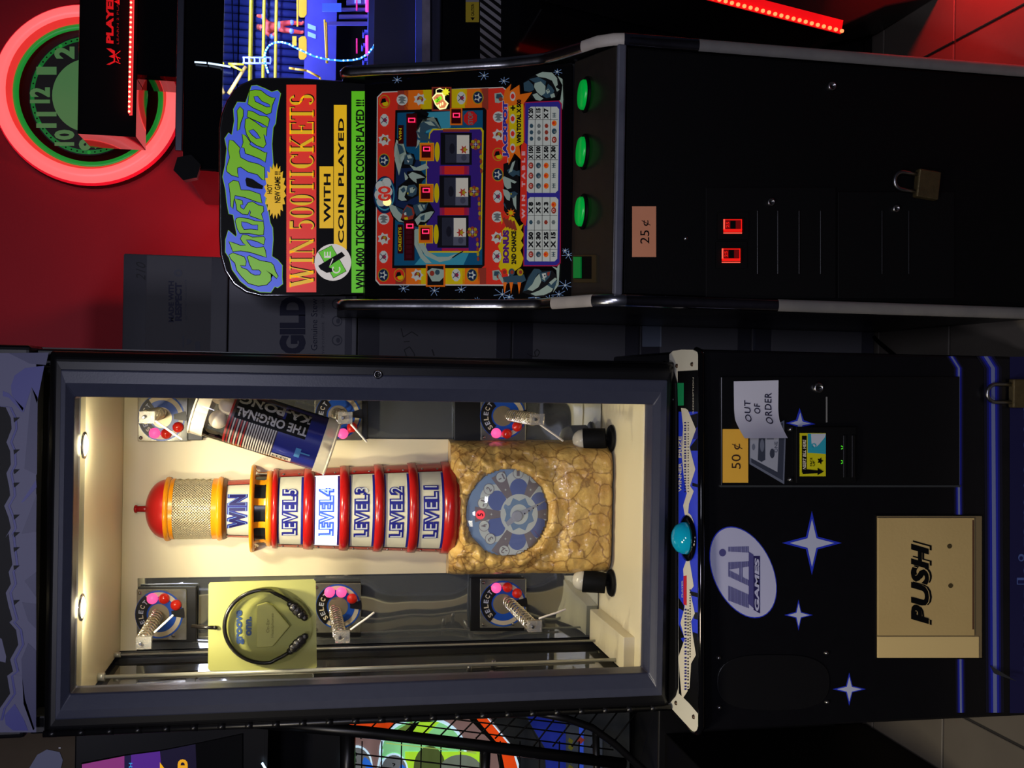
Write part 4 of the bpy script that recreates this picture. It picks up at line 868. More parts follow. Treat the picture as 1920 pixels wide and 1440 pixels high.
mb.pg(MP, bu, mY, .0040); mb.text('HOT', MP, 510.5, 501, 364, 346, INK, .0046, .03); mb.text('NEW GAME !!!', MP, 526, 515, 381, 322, INK, .0046, .03)
part(mb, 'marquee_print', marq)
# playfield glass (printed, dimly backlit)
PFP = Pl((0, 2.155, 1.035), (0, -(1.45-1.035), (2.39-2.155)))
mb = MB(); q = [PFP.px(u, v, 0) for u, v in ((684, 560), (684, 140), (1073, 118), (1073, 573))]
q = [Vector((max(IX0, min(IX1, p.x)), p.y, p.z)) for p in q]; mb.prism(q, (0, .012, -.002), mat('playfield_black', (10, 10, 12), .12)); pfo = part(mb, 'playfield', GM, 'printed reel glass')
k2 = .13
def pm(n, c, k=k2): return lit('pf_'+n, c, k, .2)
pR, pO, pY, pC, pCL, pN, pV, pW, pG, pDk = pm('red', (222, 50, 34)), pm('orange', (232, 112, 24)), pm('yellow', (214, 190, 16)), pm('teal', (18, 84, 118)), pm('cyan', (60, 150, 168)), pm('navy', (24, 40, 74)), pm('violet', (58, 34, 120)), pm('white', (200, 204, 190)), pm('ghost', (158, 176, 158)), pm('dusk', (52, 78, 90))
pP = pm('plum', (150, 40, 90)); pMg = pm('magenta', (170, 30, 70)); pGo = pm('gold', (176, 150, 30)); pBr = pm('brick', (150, 56, 40)); pSl = pm('slate', (110, 116, 112))
P = PFP; mb = MB(); L = .0005
mb.pg(P, [(704, 526), (712, 535), (945, 536), (955, 529), (953, 170), (943, 163), (717, 172), (707, 182)], pW, L)
mb.pg(P, [(706, 524), (713, 533), (944, 533.5), (953, 527), (951, 172), (943, 165), (718, 174), (709, 183)], pR, L*2)
for v0, v1, o in ((502, 533, 0), (167, 206, 4)):
    for a, b, m in ((742, 762, pBr), (755, 790, pO), (785, 872, pY), (868, 900, pO), (897, 912, pBr)): mb.pg(P, [(a+o, v1 if v0 > 400 else v0+(860-a)*.028), (b+o, v1 if v0 > 400 else v0+(860-b)*.028), (b+o, v0 if v0 > 400 else v1), (a+o, v0 if v0 > 400 else v1)], m, L*3)
mb.pg(P, [(736, 503), (742, 207), (908, 202), (913, 207), (909, 498), (903, 503)], INK, L*4)
mb.pg(P, [(740, 498), (746, 212), (906, 207), (905, 497)], pC, L*5)
mb.pg(P, [(778, 497), (800, 470), (880, 475), (870, 497)], pCL, L*6); mb.pg(P, [(790, 212), (850, 209), (846, 240), (800, 250), (790, 235)], pCL, L*6); mb.pg(P, [(742, 400), (744, 300), (790, 300), (795, 400)], pN, L*6)
mb.pg(P, [(798, 474), (800, 300), (806, 250), (812, 242), (904, 240), (908, 246), (904, 466), (898, 474)], pY, L*7); mb.pg(P, [(800, 471), (802, 300), (808, 252), (814, 245), (902, 243), (905, 249), (902, 464), (896, 471)], pV, L*8)
for a, b in ((312, 328), (389, 404)):
    for k, m in ((0, pP), (4, pMg), (9, pR)): mb.rc(P, 826+k, 881-k, a, b, m, L*(9+k/9))
mb.rc(P, 830, 880, 466, 471, pMg, L*9); mb.rc(P, 832, 882, 243, 248, pBr, L*9)
# ghosts with swirling tails (plain generic shapes)
Z3 = lambda x, y: (690+x/8, 130+y/8)
Z4 = lambda x, y: (690+x/8, 300+y/8)
def gp(f, pts, m, l): mb.pg(P, zp(f, pts), m, l)
def spook(f, parts):                                # a swirling pale shape: outline first, then its tones
    for pts, m, l in parts: gp(f, pts, INK, L*l*.98+.00005) if m is None else gp(f, pts, m, L*l)
spook(Z4, [([(300, 650), (560, 740), (620, 660), (720, 690), (800, 640), (930, 630), (1000, 750), (1020, 780), (900, 950), (760, 1010), (560, 960), (460, 930), (380, 860)], INK, 10),
           ([(325, 660), (430, 700), (545, 760), (520, 860), (500, 900), (560, 940), (480, 930), (400, 850), (350, 760)], pG, 11), ([(430, 700), (545, 760), (530, 830), (470, 770)], pDk, 12),
           ([(510, 880), (540, 770), (600, 680), (690, 720), (715, 800), (690, 890), (600, 910)], pBr, 11), ([(540, 800), (600, 700), (670, 740), (690, 830), (620, 860)], pDk, 12), ([(560, 870), (610, 860), (620, 900), (570, 905)], pY, 13), ([(560, 800), (590, 790), (595, 830), (565, 835)], pW, 13),
           ([(690, 690), (780, 655), (880, 665), (920, 645), (880, 750), (800, 800), (745, 850), (715, 780)], pDk, 11), ([(760, 690), (800, 670), (850, 760), (800, 780)], pG, 12), ([(830, 680), (870, 680), (860, 740)], pG, 12),
           ([(715, 905), (800, 815), (870, 800), (960, 775), (1005, 780), (940, 880), (870, 935), (800, 930), (760, 990)], pG, 11.5), ([(800, 860), (870, 820), (860, 910), (810, 910)], pDk, 12.5)])
spook(Z4, [([(450, 500), (470, 400), (600, 300), (600, 180), (800, 160), (890, 260), (780, 380), (770, 540), (640, 600), (600, 630), (460, 610)], INK, 10),
           ([(470, 590), (480, 430), (540, 390), (605, 400), (590, 480), (560, 560), (600, 610), (520, 620)], pG, 11), ([(500, 450), (560, 410), (580, 470), (540, 500)], pDk, 12), ([(590, 470), (620, 385), (715, 375), (755, 430), (740, 520), (680, 560), (610, 540)], pDk, 11), ([(640, 430), (690, 410), (730, 440), (690, 500), (650, 500)], pG, 12), ([(600, 500), (625, 495), (620, 530)], pY, 13), ([(690, 420), (720, 430), (700, 450)], INK, 13),
           ([(620, 225), (680, 185), (800, 230), (870, 270), (740, 290), (745, 355), (690, 320), (640, 270)], pG, 11), ([(640, 80), (740, 120), (880, 60), (930, 130), (800, 170), (700, 160)], pG, 11), ([(560, 190), (620, 270), (600, 300), (570, 310)], pG, 11)])
spook(Z3, [([(400, 1180), (440, 1030), (540, 1130), (600, 1250), (700, 1280), (730, 1380), (690, 1480), (520, 1490), (420, 1420)], INK, 10),
           ([(412, 1180), (442, 1060), (530, 1140), (580, 1250), (500, 1330), (520, 1430), (435, 1400), (408, 1300)], pG, 11), ([(450, 1120), (530, 1160), (560, 1250), (490, 1290)], pDk, 12), ([(560, 1290), (650, 1265), (700, 1340), (680, 1440), (560, 1430)], pDk, 11), ([(600, 1300), (650, 1290), (680, 1340), (620, 1350)], pG, 12), ([(600, 1370), (640, 1380), (620, 1410)], pW, 12),
           ([(630, 690), (760, 640), (900, 720), (1050, 740), (1115, 905), (1030, 890), (900, 800), (800, 860), (740, 960), (700, 820)], INK, 11), ([(800, 820), (910, 770), (1010, 800), (1080, 890), (1000, 890), (890, 930), (860, 980), (790, 970)], pDk, 12), ([(860, 800), (960, 790), (1030, 860), (940, 850)], pG, 13),
           ([(735, 930), (800, 960), (900, 980), (920, 1040), (1000, 1120), (900, 1080), (800, 1070), (760, 1030)], pDk, 12), ([(760, 1060), (800, 1080), (770, 1150), (730, 1200)], pG, 12), ([(745, 900), (760, 970), (800, 1040), (770, 1030)], pG, 13)])
for Q in ([(780, 430), (786, 460), (800, 480), (826, 492), (845, 488), (858, 476), (842, 482), (822, 482), (804, 472), (794, 450), (788, 430)], [(774, 432), (778, 458), (790, 484), (800, 494), (812, 494), (796, 478), (786, 455), (781, 432)], [(782, 246), (795, 225), (815, 220), (830, 245), (812, 236), (798, 244), (792, 262)]): mb.pg(P, Q, pG, L*11)
mb.line(P, [(850, 484), (862, 476), (870, 472)], 2, INK, L*12)
mb.pg(P, [(742, 300), (748, 272), (758, 268), (764, 290), (756, 306), (750, 330)], pG, L*11)
mb.pg(P, [(774, 215), (792, 205), (806, 214), (802, 222), (784, 222)], INK, L*11)
# orange counters
DR = pm('counter_dark', (48, 4, 8), .3); DIG = lit('digit_red', (255, 40, 90), 1.7); DR2 = pm('digit_off', (62, 10, 20), .25)
def zero(u, v, a=6.5, b=4.2):
    for x0, x1, y0, y1 in ((-a, a, -b, -b+1.5), (-a, a, b-1.5, b), (-a, -a+1.6, -b, b), (a-1.6, a, -b, b)): mb.rc(P, u+x0, u+x1, v+y0, v+y1, DIG, L*18)
for u0, v0 in ((787, 423), (788, 346), (789, 269)):
    mb.rc(P, u0, u0+27, v0, v0+34, pY, L*13); mb.rc(P, u0+1, u0+26, v0+1, v0+33, pO, L*14); mb.rc(P, u0+4, u0+21, v0+5, v0+28, DR, L*15); zero(u0+14, v0+12)
    mb.disc(P, u0+33, v0+17, 4.8, 18.5, pY, L*14, 24)
mb.rc(P, 760, 779, 415, 489, DR, L*13)
for k in range(6): mb.rc(P, 764, 775, 433+k*9, 440+k*9, DR2, L*14)
zero(771.5, 425); mb.rc(P, 764, 784, 214, 276, DR, L*12); zero(775, 227); mb.rc(P, 846, 869, 204, 236, pO, L*13); mb.rc(P, 848.5, 866.5, 206, 233, DR, L*14); zero(858.5, 218)
mb.rc(P, 748, 758, 422, 476, DR, L*14); mb.text('CREDITS', P, 755.5, 750, 472, 427, pY, L*16, .02); mb.rc(P, 749, 759, 236, 271, DR, L*14); mb.text('WIN', P, 756, 751, 265, 242, pY, L*16, .02)
mb.disc(P, 884, 223, 13, 14, pm('stop', (200, 32, 30)), L*13, 8, rot=PI/8); mb.text('STOP', P, 889, 880, 235, 212, pSl, L*15, .02)
# gold chains
for cu, cv in ((894, 272), (891, 360), (888, 436)):
    for k in range(8): t = 2*PI*k/8; mb.disc(P, cu+7*math.cos(t), cv+7*math.sin(t), 3.6, 3.6, pGo if k % 2 else pBr, L*14, 8)
    mb.star(P, cu, cv, 7, 7, pW, L*16, 4, .15); 
    for k in range(5): mb.disc(P, cu+9+k*.4, cv+14+k*9, 2.4, 4.2, pGo if k % 2 else pBr, L*14, 10)
# border icons
def icon(u, v, kind):
    r = 10.5
    if kind == 0: mb.disc(P, u, v, r*.8, r*1.15, pW, L*6, 10); mb.disc(P, u+1, v, 4, 4, pMg, L*7, 10); mb.line(P, [(u-6, v-6), (u+5, v+6)], 1.3, pDk, L*8); mb.line(P, [(u-6, v+6), (u+5, v-6)], 1.3, pDk, L*8)
    if kind == 1: mb.disc(P, u, v, r, r, pW, L*6, 14); mb.pg(P, [(u-8, v-5), (u, v-7), (u+8, v-4), (u+3, v-1), (u+9, v+2), (u+2, v+3), (u+6, v+7), (u-6, v+7), (u-2, v+2), (u-8, v+1), (u-3, v-2)], pSl, L*7)
    if kind == 2: mb.star(P, u, v, r*1.15, r*1.15, pW, L*6, 7, .7); mb.disc(P, u+1, v, 6, 6, pBr, L*7, 10); mb.disc(P, u, v+4, 4, 3.6, pW, L*8, 10); mb.disc(P, u+2, v-2, 2.6, 3, pGo, L*8, 8)
    if kind == 3: mb.disc(P, u, v, r, r*1.2, pGo, L*6, 18); mb.disc(P, u, v, r*.85, r*1.05, pN, L*7, 18); mb.star(P, u, v, 8, 9, pW, L*8, 5, .45); mb.disc(P, u-1, v, 3, 3, pN, L*9, 10)
    if kind == 4: mb.disc(P, u, v, r, r*1.2, pGo, L*6, 18); mb.disc(P, u, v, r*.86, r*1.05, pR, L*7, 18); mb.disc(P, u+2, v+4, 5.5, 5, pY, L*8, 12); mb.pg(P, [(u-7, v+4), (u-4, v-5), (u+2, v-6), (u+4, v+1), (u-1, v+2)], INK, L*9)
    if kind == 5: mb.pg(P, [(u-8, v-8), (u+4, v-10), (u+10, v-2), (u+8, v+6), (u, v+10), (u-7, v+9)], pG, L*6); mb.pg(P, [(u-4, v-7), (u+4, v-7), (u+8, v-1), (u, v+2), (u-5, v+1)], pDk, L*7); mb.disc(P, u+4, v+3, 4, 4, pBr, L*8, 10)
for v, kd in ((191, 4), (226, 0), (263, 2), (301, 3), (411, 1), (448, 2), (482, 0), (516, 3)): icon(722-(v-190)*.006, v, kd)
for v, kd in ((184, 5), (220, 1), (254, 2), (290, 4), (328, 3), (369, 0), (407, 1), (446, 2), (481, 0), (516, 5)): icon(936-(v-184)*.012, v, kd)
for u, kd in ((750, 4), (783, 2), (856, 0), (886, 3)): icon(u, 516, kd)
for u, kd in ((755, 1), (788, 2), (866, 0), (897, 3)): icon(u, 188-(u-750)*.03, kd)
mb.rc(P, 800, 836, 496, 538, pO, L*9); mb.rc(P, 803, 833, 499, 535, INK, L*10); mb.pg(P, [(802, 510), (812, 503), (834, 506), (834, 520), (826, 528), (812, 528)], pG, L*11); mb.disc(P, 812, 513, 4.5, 5, pBr, L*12, 12); mb.disc(P, 822, 511, 4.5, 5, pDk, L*12, 12)
# lit dynamite
TN, TN2, TN3 = lit('tnt_tan', (214, 130, 80), .8), lit('tnt_lime', (130, 220, 30), 1.0), lit('tnt_pale', (240, 235, 160), 1.0)
mb.rc(P, 811, 848, 164, 209, pBr, L*9); mb.rc(P, 814, 845, 167, 206, INK, L*10)
mb.pg(P, [(812, 184), (820, 175), (832, 175), (836, 180), (836, 188), (843, 195), (838, 205), (826, 207), (818, 198)], TN3, L*11); mb.pg(P, [(814, 185), (821, 178), (831, 178), (834, 189), (840, 196), (836, 203), (827, 204), (820, 197)], TN, L*12)
mb.pg(P, [(816, 190), (828, 181), (832, 186), (821, 195)], TN2, L*13); mb.text('TNT', P, 827, 821, 193, 184, INK, L*14, .02); mb.line(P, [(820, 177), (820, 170), (827, 167), (834, 171)], 1.6, TN3, L*13); mb.star(P, 838, 174, 8, 8, lit('tnt_spark', (220, 215, 40), .9), L*14, 8, .6)
for k in range(3): mb.disc(P, 824+k*4, 200-k*2.2, 1.6, 3.4, TN3, L*13, 8)
# badge
mb.disc(P, 723, 366, 21, 35, pN, L*9, 30); mb.disc(P, 723, 365, 18.5, 31, pCL, L*10, 30, ri=.9); 
for du, dv in ((-8, -12), (4, -18), (-10, 4), (6, -2), (-6, 16), (4, 14)): mb.disc(P, 723+du, 362+dv, 9, 10, pW, L*11, 14)
mb.text('GO', P, 735, 711, 378, 350, lit('badge_red', (210, 44, 30), .3), L*13, .05); mb.disc(P, 728, 380, 8, 7, lit('badge_glow', (255, 235, 150), .9), L*12, 14)
# bursts, jackpot, bonus
mb.pg(P, [(948, 170), (960, 158), (957, 172), (975, 160), (976, 178), (999, 174), (983, 196), (986, 215), (984, 240), (986, 262), (975, 275), (978, 300), (966, 288), (955, 310), (952, 290), (943, 296), (952, 262), (948, 230), (955, 205), (944, 190)], pO, L*9)
mb.pg(P, [(955, 200), (982, 196), (983, 270), (958, 280)], pY, L*10)
mb.text('JACKPOT', P, 957, 943.5, 298, 190, pm('jack_edge', (226, 190, 180)), L*12.5, .10); mb.text('JACKPOT', P, 956, 944.5, 297, 191, pm('jack', (52, 46, 150)), L*13.5, .06); mb.text('WIN TOTAL X 500', P, 979, 970.5, 270, 188, INK, L*13, .06)
mb.text('+', P, 968, 959, 209, 199, INK, L*13, .04)
for v in (182, 224, 252, 279): mb.disc(P, 963, v, 5.2, 9, pW, L*12, 12); mb.disc(P, 963, v, 3.6, 5, pR, L*13, 10)
mb.pg(P, [(940, 400), (965, 408), (975, 425), (983, 420), (978, 432), (984, 440), (978, 452), (983, 460), (977, 470), (983, 485), (978, 500), (962, 512), (946, 516), (936, 500), (942, 480), (935, 462), (944, 448)], pY, L*9); mb.pg(P, [(940, 400), (957, 406), (950, 425), (936, 440), (944, 415)], pR, L*10)
mb.text('BONUS', P, 956, 944.5, 494, 432, pm('bonus', (88, 30, 120)), L*13, .06); mb.text('2ND CHANCE', P, 969.5, 960.5, 496, 434, INK, L*13, .05)
for k in range(4): mb.pg(P, [(944+k*6, 410+k*2), (948+k*6, 408+k*2), (956+k*5, 426+k*2), (951+k*5, 428+k*2)], pBr, L*12)
# scene between the bursts
mb.pg(P, [(945, 308), (972, 300), (977, 410), (962, 420), (946, 395)], INK, L*8); spook(lambda x, y: (880+x/9.6, 270+y/9.6), [([(612, 620), (640, 590), (760, 640), (870, 690), (830, 720), (760, 690), (770, 800), (700, 820), (650, 770)], pG, 11), ([(690, 480), (760, 440), (860, 500), (920, 480), (920, 590), (860, 560), (800, 600), (740, 560)], pDk, 10.5), ([(615, 820), (700, 840), (760, 900), (740, 1030), (690, 1010), (640, 930)], pG, 11), ([(740, 880), (830, 860), (890, 900), (820, 980), (760, 970)], pDk, 11), ([(790, 980), (860, 930), (860, 1200), (810, 1100)], pG, 11), ([(750, 900), (780, 895), (775, 930)], pY, 12), ([(620, 1050), (660, 1090), (690, 1180), (640, 1120)], pDk, 11)]); mb.star(P, 960, 400, 9, 9, pO, L*14, 8, .5); mb.disc(P, 960, 400, 4, 4, pY, L*15, 10)
mb.pg(P, [(962, 306), (968, 302), (962, 322), (955, 326)], pG, L*12)
# pirates of the corner, generic figures: striped legs and masks
for k, v in enumerate((508, 521, 533)):
    pass
mb.pg(P, [(937, 512), (946, 524), (950, 534), (944, 532), (936, 520)], pG, L*12)
for u, m1 in ((947, pR), (961, pDk), (977, pGo)): mb.disc(P, u, 511, 6, 7, m1, L*13, 12); mb.disc(P, u+1, 511, 3.2, 3.6, pBr, L*14, 10)
mb.pg(P, [(944, 520), (984, 515), (988, 526), (974, 534), (946, 530)], pDk, L*12)
for u in (945, 957, 972): mb.pg(P, [(u, 530), (u+7, 530), (u+3, 552)], pO, L*13)
Z8b = lambda x, y: (880+x/8, 410+y/8)
Z6b = lambda x, y: (880+x/9.6, 130+y/9.6)
spook(Z8b, [([(800, 1110), (890, 860), (990, 740), (1110, 780), (1260, 780), (1340, 890), (1290, 1080), (1130, 1180), (980, 1180), (900, 1140)], INK, 9),
            ([(820, 1095), (900, 880), (980, 760), (1060, 760), (1100, 800), (1040, 830), (1000, 890), (960, 980), (900, 1070)], pDk, 11), ([(880, 1065), (960, 985), (1000, 900), (1060, 830), (1095, 860), (1090, 950), (1050, 1030), (960, 1090)], pG, 12),
            ([(1060, 820), (1150, 800), (1240, 790), (1215, 880), (1140, 960), (1090, 930)], pDk, 12), ([(1100, 830), (1160, 820), (1170, 880), (1120, 900)], pW, 13), ([(1130, 850), (1160, 845), (1150, 880)], INK, 14), ([(1180, 810), (1225, 800), (1210, 860), (1185, 860)], pBr, 13), ([(1100, 900), (1150, 890), (1150, 940)], pG, 13),
            ([(930, 1130), (1060, 1080), (1180, 1000), (1250, 950), (1290, 1020), (1240, 1100), (1130, 1150), (1000, 1160)], pG, 11), ([(1180, 1000), (1290, 905), (1340, 950), (1285, 1060), (1240, 1040)], pDk, 12), ([(1210, 960), (1300, 890), (1330, 910), (1240, 1000)], pG, 13),
            ([(1250, 720), (1330, 745), (1372, 560), (1362, 800), (1350, 1000), (1265, 1115), (1330, 930), (1318, 775)], pG, 12)])
spook(Z6b, [([(980, 250), (1080, 180), (1210, 100), (1330, 40), (1520, 60), (1620, 170), (1650, 380), (1560, 530), (1400, 560), (1290, 590), (1190, 560), (1000, 420)], INK, 9),
            ([(1210, 110), (1330, 60), (1500, 70), (1590, 170), (1605, 290), (1560, 335), (1500, 215), (1380, 165), (1260, 150)], pG, 11), ([(1090, 190), (1250, 150), (1395, 225), (1380, 305), (1300, 250), (1200, 260)], pDk, 11), ([(1190, 265), (1300, 230), (1385, 315), (1380, 440), (1310, 490), (1230, 420), (1180, 330)], pG, 12),
            ([(990, 260), (1080, 210), (1160, 290), (1180, 380), (1100, 420), (1000, 400)], pDk, 11), ([(1150, 470), (1230, 440), (1290, 500), (1350, 540), (1290, 580), (1210, 560)], pG, 12),
            ([(1320, 480), (1390, 390), (1430, 270), (1500, 330), (1545, 400), (1490, 510), (1400, 530)], pDk, 11), ([(1390, 400), (1440, 360), (1470, 420), (1420, 460)], pG, 13), ([(1420, 390), (1445, 380), (1440, 410)], INK, 14), ([(1470, 470), (1540, 440), (1560, 510), (1490, 530)], pG, 12), ([(1560, 330), (1640, 380), (1590, 415)], pG, 12),
            ([(1590, 600), (1655, 560), (1690, 300), (1600, 130), (1690, 190), (1705, 560), (1690, 740), (1660, 625)], pG, 12)])
# pay table
mb.pg(P, [(983, 500), (985, 193), (1050, 190), (1055, 196), (1053, 494), (1047, 500)], pMg, L*14); mb.pg(P, [(985, 498), (987, 195), (1049, 192), (1053, 198), (1051, 493), (1045, 498)], pm('table_blue', (52, 46, 140)), L*15)
mb.pg(P, [(988, 425), (979, 415), (977, 405), (979, 275), (984, 268), (990, 272), (990, 410)], pR, L*16); mb.text('WIN TABLE', P, 987, 980.5, 411, 285, pm('pinkish', (226, 170, 170)), L*17, .06, 0, 1.7)
for v0, v1, o in ((371, 491, 0), (202, 363, 1.5)):
    c = [(992+o, v0+4), (996+o, v0), (1045+o, v0), (1049+o, v0+5), (1047+o, v1-5), (1042+o, v1), (994, v1), (990, v1-4)]; mb.pg(P, c, pW, L*17)
    for u in (1004, 1018.5, 1033): mb.pg(P, [(u+o, v0), (u+.8+o, v0), (u+.8, v1), (u, v1)], INK, L*18)
for v in (301, 274, 226): mb.rc(P, 992, 1048, v, v+.8, INK, L*18)
for v in (405, 432, 468): mb.rc(P, 991, 1047, v, v+.8, INK, L*18)
rows = (1001.5, 1015.5, 1030, 1043.5)
for st, vs, ve in ((('X 150', 'X 100', 'X 50', 'X 30'), 299, 277), (('X 20', 'X 15', 'X 7', ''), 224, 206), (('X 8', 'X 5', 'X 3', ''), 401, 381), (('X 50', 'X 30', 'X 25', 'X 15'), 465, 437)):
    for u, s in zip(rows, st):
        if s: mb.text(s, P, u+.6, u-8, vs+1, ve-1, INK, L*19, .06)
def tiny(u, v, k):
    if k == 0: mb.disc(P, u, v, 4.6, 6, pBr, L*19, 12); mb.disc(P, u, v, 2.4, 3, pW, L*20, 8); mb.disc(P, u+.5, v, 1.6, 2, pR, L*21, 8)
    if k == 1: mb.disc(P, u, v, 4.6, 5.4, pDk, L*19, 10); mb.disc(P, u+1.5, v+1.5, 2.4, 2.4, pSl, L*20, 8)
    if k == 2: mb.disc(P, u, v, 4.6, 5.4, pO, L*19, 12); mb.disc(P, u-1, v, 2.4, 2.6, pR, L*20, 8)
    if k == 3: 
        for d in (-3.4, 0, 3.4): mb.rc(P, u-3.5, u+3.5, v+d-.7, v+d+.7, pSl, L*19)
        mb.rc(P, u-.7, u+.7, v-4.4, v+4.4, pDk, L*20)
for j, v in enumerate((312, 331, 350)):
    for i, u in enumerate((998, 1012, 1026.5, 1040.5)): tiny(u, v, i)
for j, v in enumerate((238, 250, 262)):
    for i, u in enumerate((999, 1013, 1027)): mb.disc(P, u, v, 3.6, 4.4, pDk if i == 0 else (pSl if i == 1 else pBr), L*19, 6)
for v, k in ((218, 3), (233, 2), (248, 1), (264, 0)): tiny(1041.5, v, k)
for i, u in enumerate((998, 1012, 1026, 1040)): tiny(u, 478, i)
for i, u in enumerate((998, 1012, 1026, 1040)): mb.disc(P, u, 418, 3.6, 4.4, (pDk, pSl, pBr, pSl)[i], L*19, 6)
for v, k in ((385, 2), (396, 0)): tiny(1040.5, v, k)
part(mb, 'playfield_print', pfo, norm=False)
# starbursts on the black border
mb = MB(); sW = pm('star', (120, 150, 190), .22)
for u, v, r in ((757, 541, 12), (815, 545, 14), (865, 543, 12), (942, 552, 20), (955, 557, 10), (1005, 557, 18), (1048, 552, 14), (1060, 535, 16), (1066, 478, 16), (1060, 470, 8), (908, 142, 12), (945, 152, 12), (1045, 135, 10), (745, 150, 10), (895, 562, 7), (1030, 560, 12)):
    mb.brk()
    for k in range(7):
        t = 2*PI*k/7+.3; rr = r*(.6+.4*random.random()); mb.line(P, [(u, v), (u+rr*math.cos(t), v+rr*.8*math.sin(t))], .9, sW, L*2)
    mb.disc(P, u, v, 1.8, 1.8, pW, L*3, 8)
part(mb, 'starburst_print', pfo)
# reels
RW, RG = pm('reel_white', (206, 200, 180), .2), pm('reel_grey', (92, 94, 108), .10)
for (u0, v0) in ((822, 405), (826, 330), (828, 250)):
    mb = MB(); mb.bar(P, u0, u0+58, v0, v0+60, mat('reel_frame', (14, 14, 20), .3), L*9, L*12)
    mb.rc(P, u0+9, u0+54, v0+4, v0+56, RG, L*13); mb.rc(P, u0+31, u0+54, v0+5, v0+40, RW, L*14); mb.rc(P, u0+9, u0+30, v0+4, v0+56, pm('reel_dim', (50, 52, 64), .06), L*14)
    mb.disc(P, u0+22, v0+30, 5, 10, pm('reel_mark', (34, 34, 44), .03), L*15, 14); mb.star(P, u0+44, v0+32, 8, 9, pm('reel_flame', (180, 60, 50)), L*15, 6, .5); mb.disc(P, u0+46, v0+32, 3, 4, pGo, L*16, 10); mb.disc(P, u0+44, v0+47, 5, 6, pm('reel_mark2', (76, 78, 92), .06), L*15, 10)
    part(mb, 'reel', pfo)

# ================================================================== CARTONS BETWEEN THE MACHINES
KRAFT = noisy('carton', (94, 93, 97), (85, 84, 88), 7, .75, .04, 200, spec=.2); TAPE = clear('tape', (228, 228, 232), fres=1.12, rough=.3); CW = noisy('carton_white', (124, 124, 130), (115, 115, 121), 5, .7, spec=.2)
BXP = YP(2.71)
us = [228, 427, 670, 960, 1200, 1410, 1641]
labs = ['uppermost carton of the stack, marked 210', 'carton second from the top with big GILD lettering', 'carton third from the top, 217 written on it', 'carton fourth from the top, marked 6', 'short carton second from the bottom with shiny tape', 'lowest carton of the stack, standing on the floor']
navy = mat('carton_navy', (26, 28, 58), .7); pen = mat('marker', (22, 22, 26), .7); gry = mat('carton_grey_ink', (70, 72, 84), .7)
for k in range(6):
    zt_, zb_ = aty(us[k], 600, 2.71).z-.002, max(.001, aty(us[k+1], 600, 2.71).z+.001)
    xr = (.306, .315, .32, .312, .318, .31)[k]; xl = xr-.46
    t = thing('cardboard_box', labs[k].replace('carton', 'grey-brown carton'), 'box', ((xl+xr)/2, 2.95, zb_), 'cartons stacked between the two machines')
    mb = MB(); mb.box(xl, xr, 2.71, 3.19, zb_, zt_, CW if k == 1 else KRAFT); part(mb, 'carton', t, bevel=.004)
    mb = MB(); q = YP(2.7095); zz_ = lambda u: u
    if k != 1: mb.box(xl+.02, xr-.002, 2.7084, 2.7092, zt_-.055, zt_-.002, TAPE); mb.brk(); mb.box(xl+.02, xr-.002, 2.7084, 2.7092, zb_+.002, zb_+.04, TAPE)
    else: mb.box(xl, xr, 2.7084, 2.7092, zb_+.012, zb_+.030, TAPE)
    part(mb, 'packing_tape', t)
    mb = MB()
    if k == 0:
        mb.text('210', BXP, 273, 255, 526, 491, pen, .001, 0, .4); mb.brk(); mb.text('MADE WITH', BXP, 326, 316, 604, 527, navy, .001, .04); mb.text('RESPECT', BXP, 341, 328, 602, 530, navy, .001, .05); mb.disc(BXP, 334, 512, 8, 7, gry, .001, 16, ri=.5)
        mb.text('gildan.com', BXP, 351, 345, 600, 525, gry, .001)
        mb.brk(); mb.rc(BXP, 342, 345, 630, 652, gry, .001); mb.pg(BXP, [(350, 648), (350, 634), (362, 640)], gry, .001); mb.rc(BXP, 366, 376, 640, 656, gry, .001)
    if k == 1:
        mb.text('GILD', BXP, 573, 524, 664, 556, navy, .001, .06); mb.text('Genuine Stew', BXP, 595, 583, 657, 560, navy, .001); mb.text('Environment  People', BXP, 610, 602, 672, 560, gry, .001)
        for v in (638, 602, 570):
            mb.brk(); mb.disc(BXP, 632, v, 10, 10, gry, .001, 20, ri=.78); mb.disc(BXP, 634, v, 4, 5, gry, .0012, 10)
        mb.rc(BXP, 430, 456, 480, 700, gry, .0004) if 0 else None
    if k == 2: mb.line(BXP, [(762, 668), (758, 656), (768, 650), (776, 662), (778, 670)], 1.6, pen, .001); mb.line(BXP, [(757, 641), (768, 640)], 1.6, pen, .001); mb.line(BXP, [(752, 616), (756, 632), (772, 622), (784, 630)], 1.6, pen, .001); mb.brk(); mb.line(BXP, [(810, 655), (814, 667)], 2.4, pen, .001)
    if k == 3: mb.line(BXP, [(988, 663), (997, 668), (1008, 668), (1012, 660), (1007, 655), (1002, 660), (1004, 668)], 1.6, pen, .001)
    if k in (4, 5): mb.rc(BXP, us[k]+4, us[k]+40, 590, 650, mat('carton_label', (140, 150, 164), .4), .001) if k == 4 else mb.rc(BXP, us[k]+2, us[k]+6, 590, 655, gry, .001)
    part(mb, 'carton_print', t)
single(MB().tube([atz(1622, 608, .006), atz(1628, 622, .006), atz(1640, 634, .006), atz(1652, 645, .006), atz(1680, 668, .006), atz(1720, 690, .006)], .0055, BLACKM, 8), 'cable', 'black cable lying on the floor in front of the lowest carton', 'cable', tuple(atz(1640, 634, 0)))

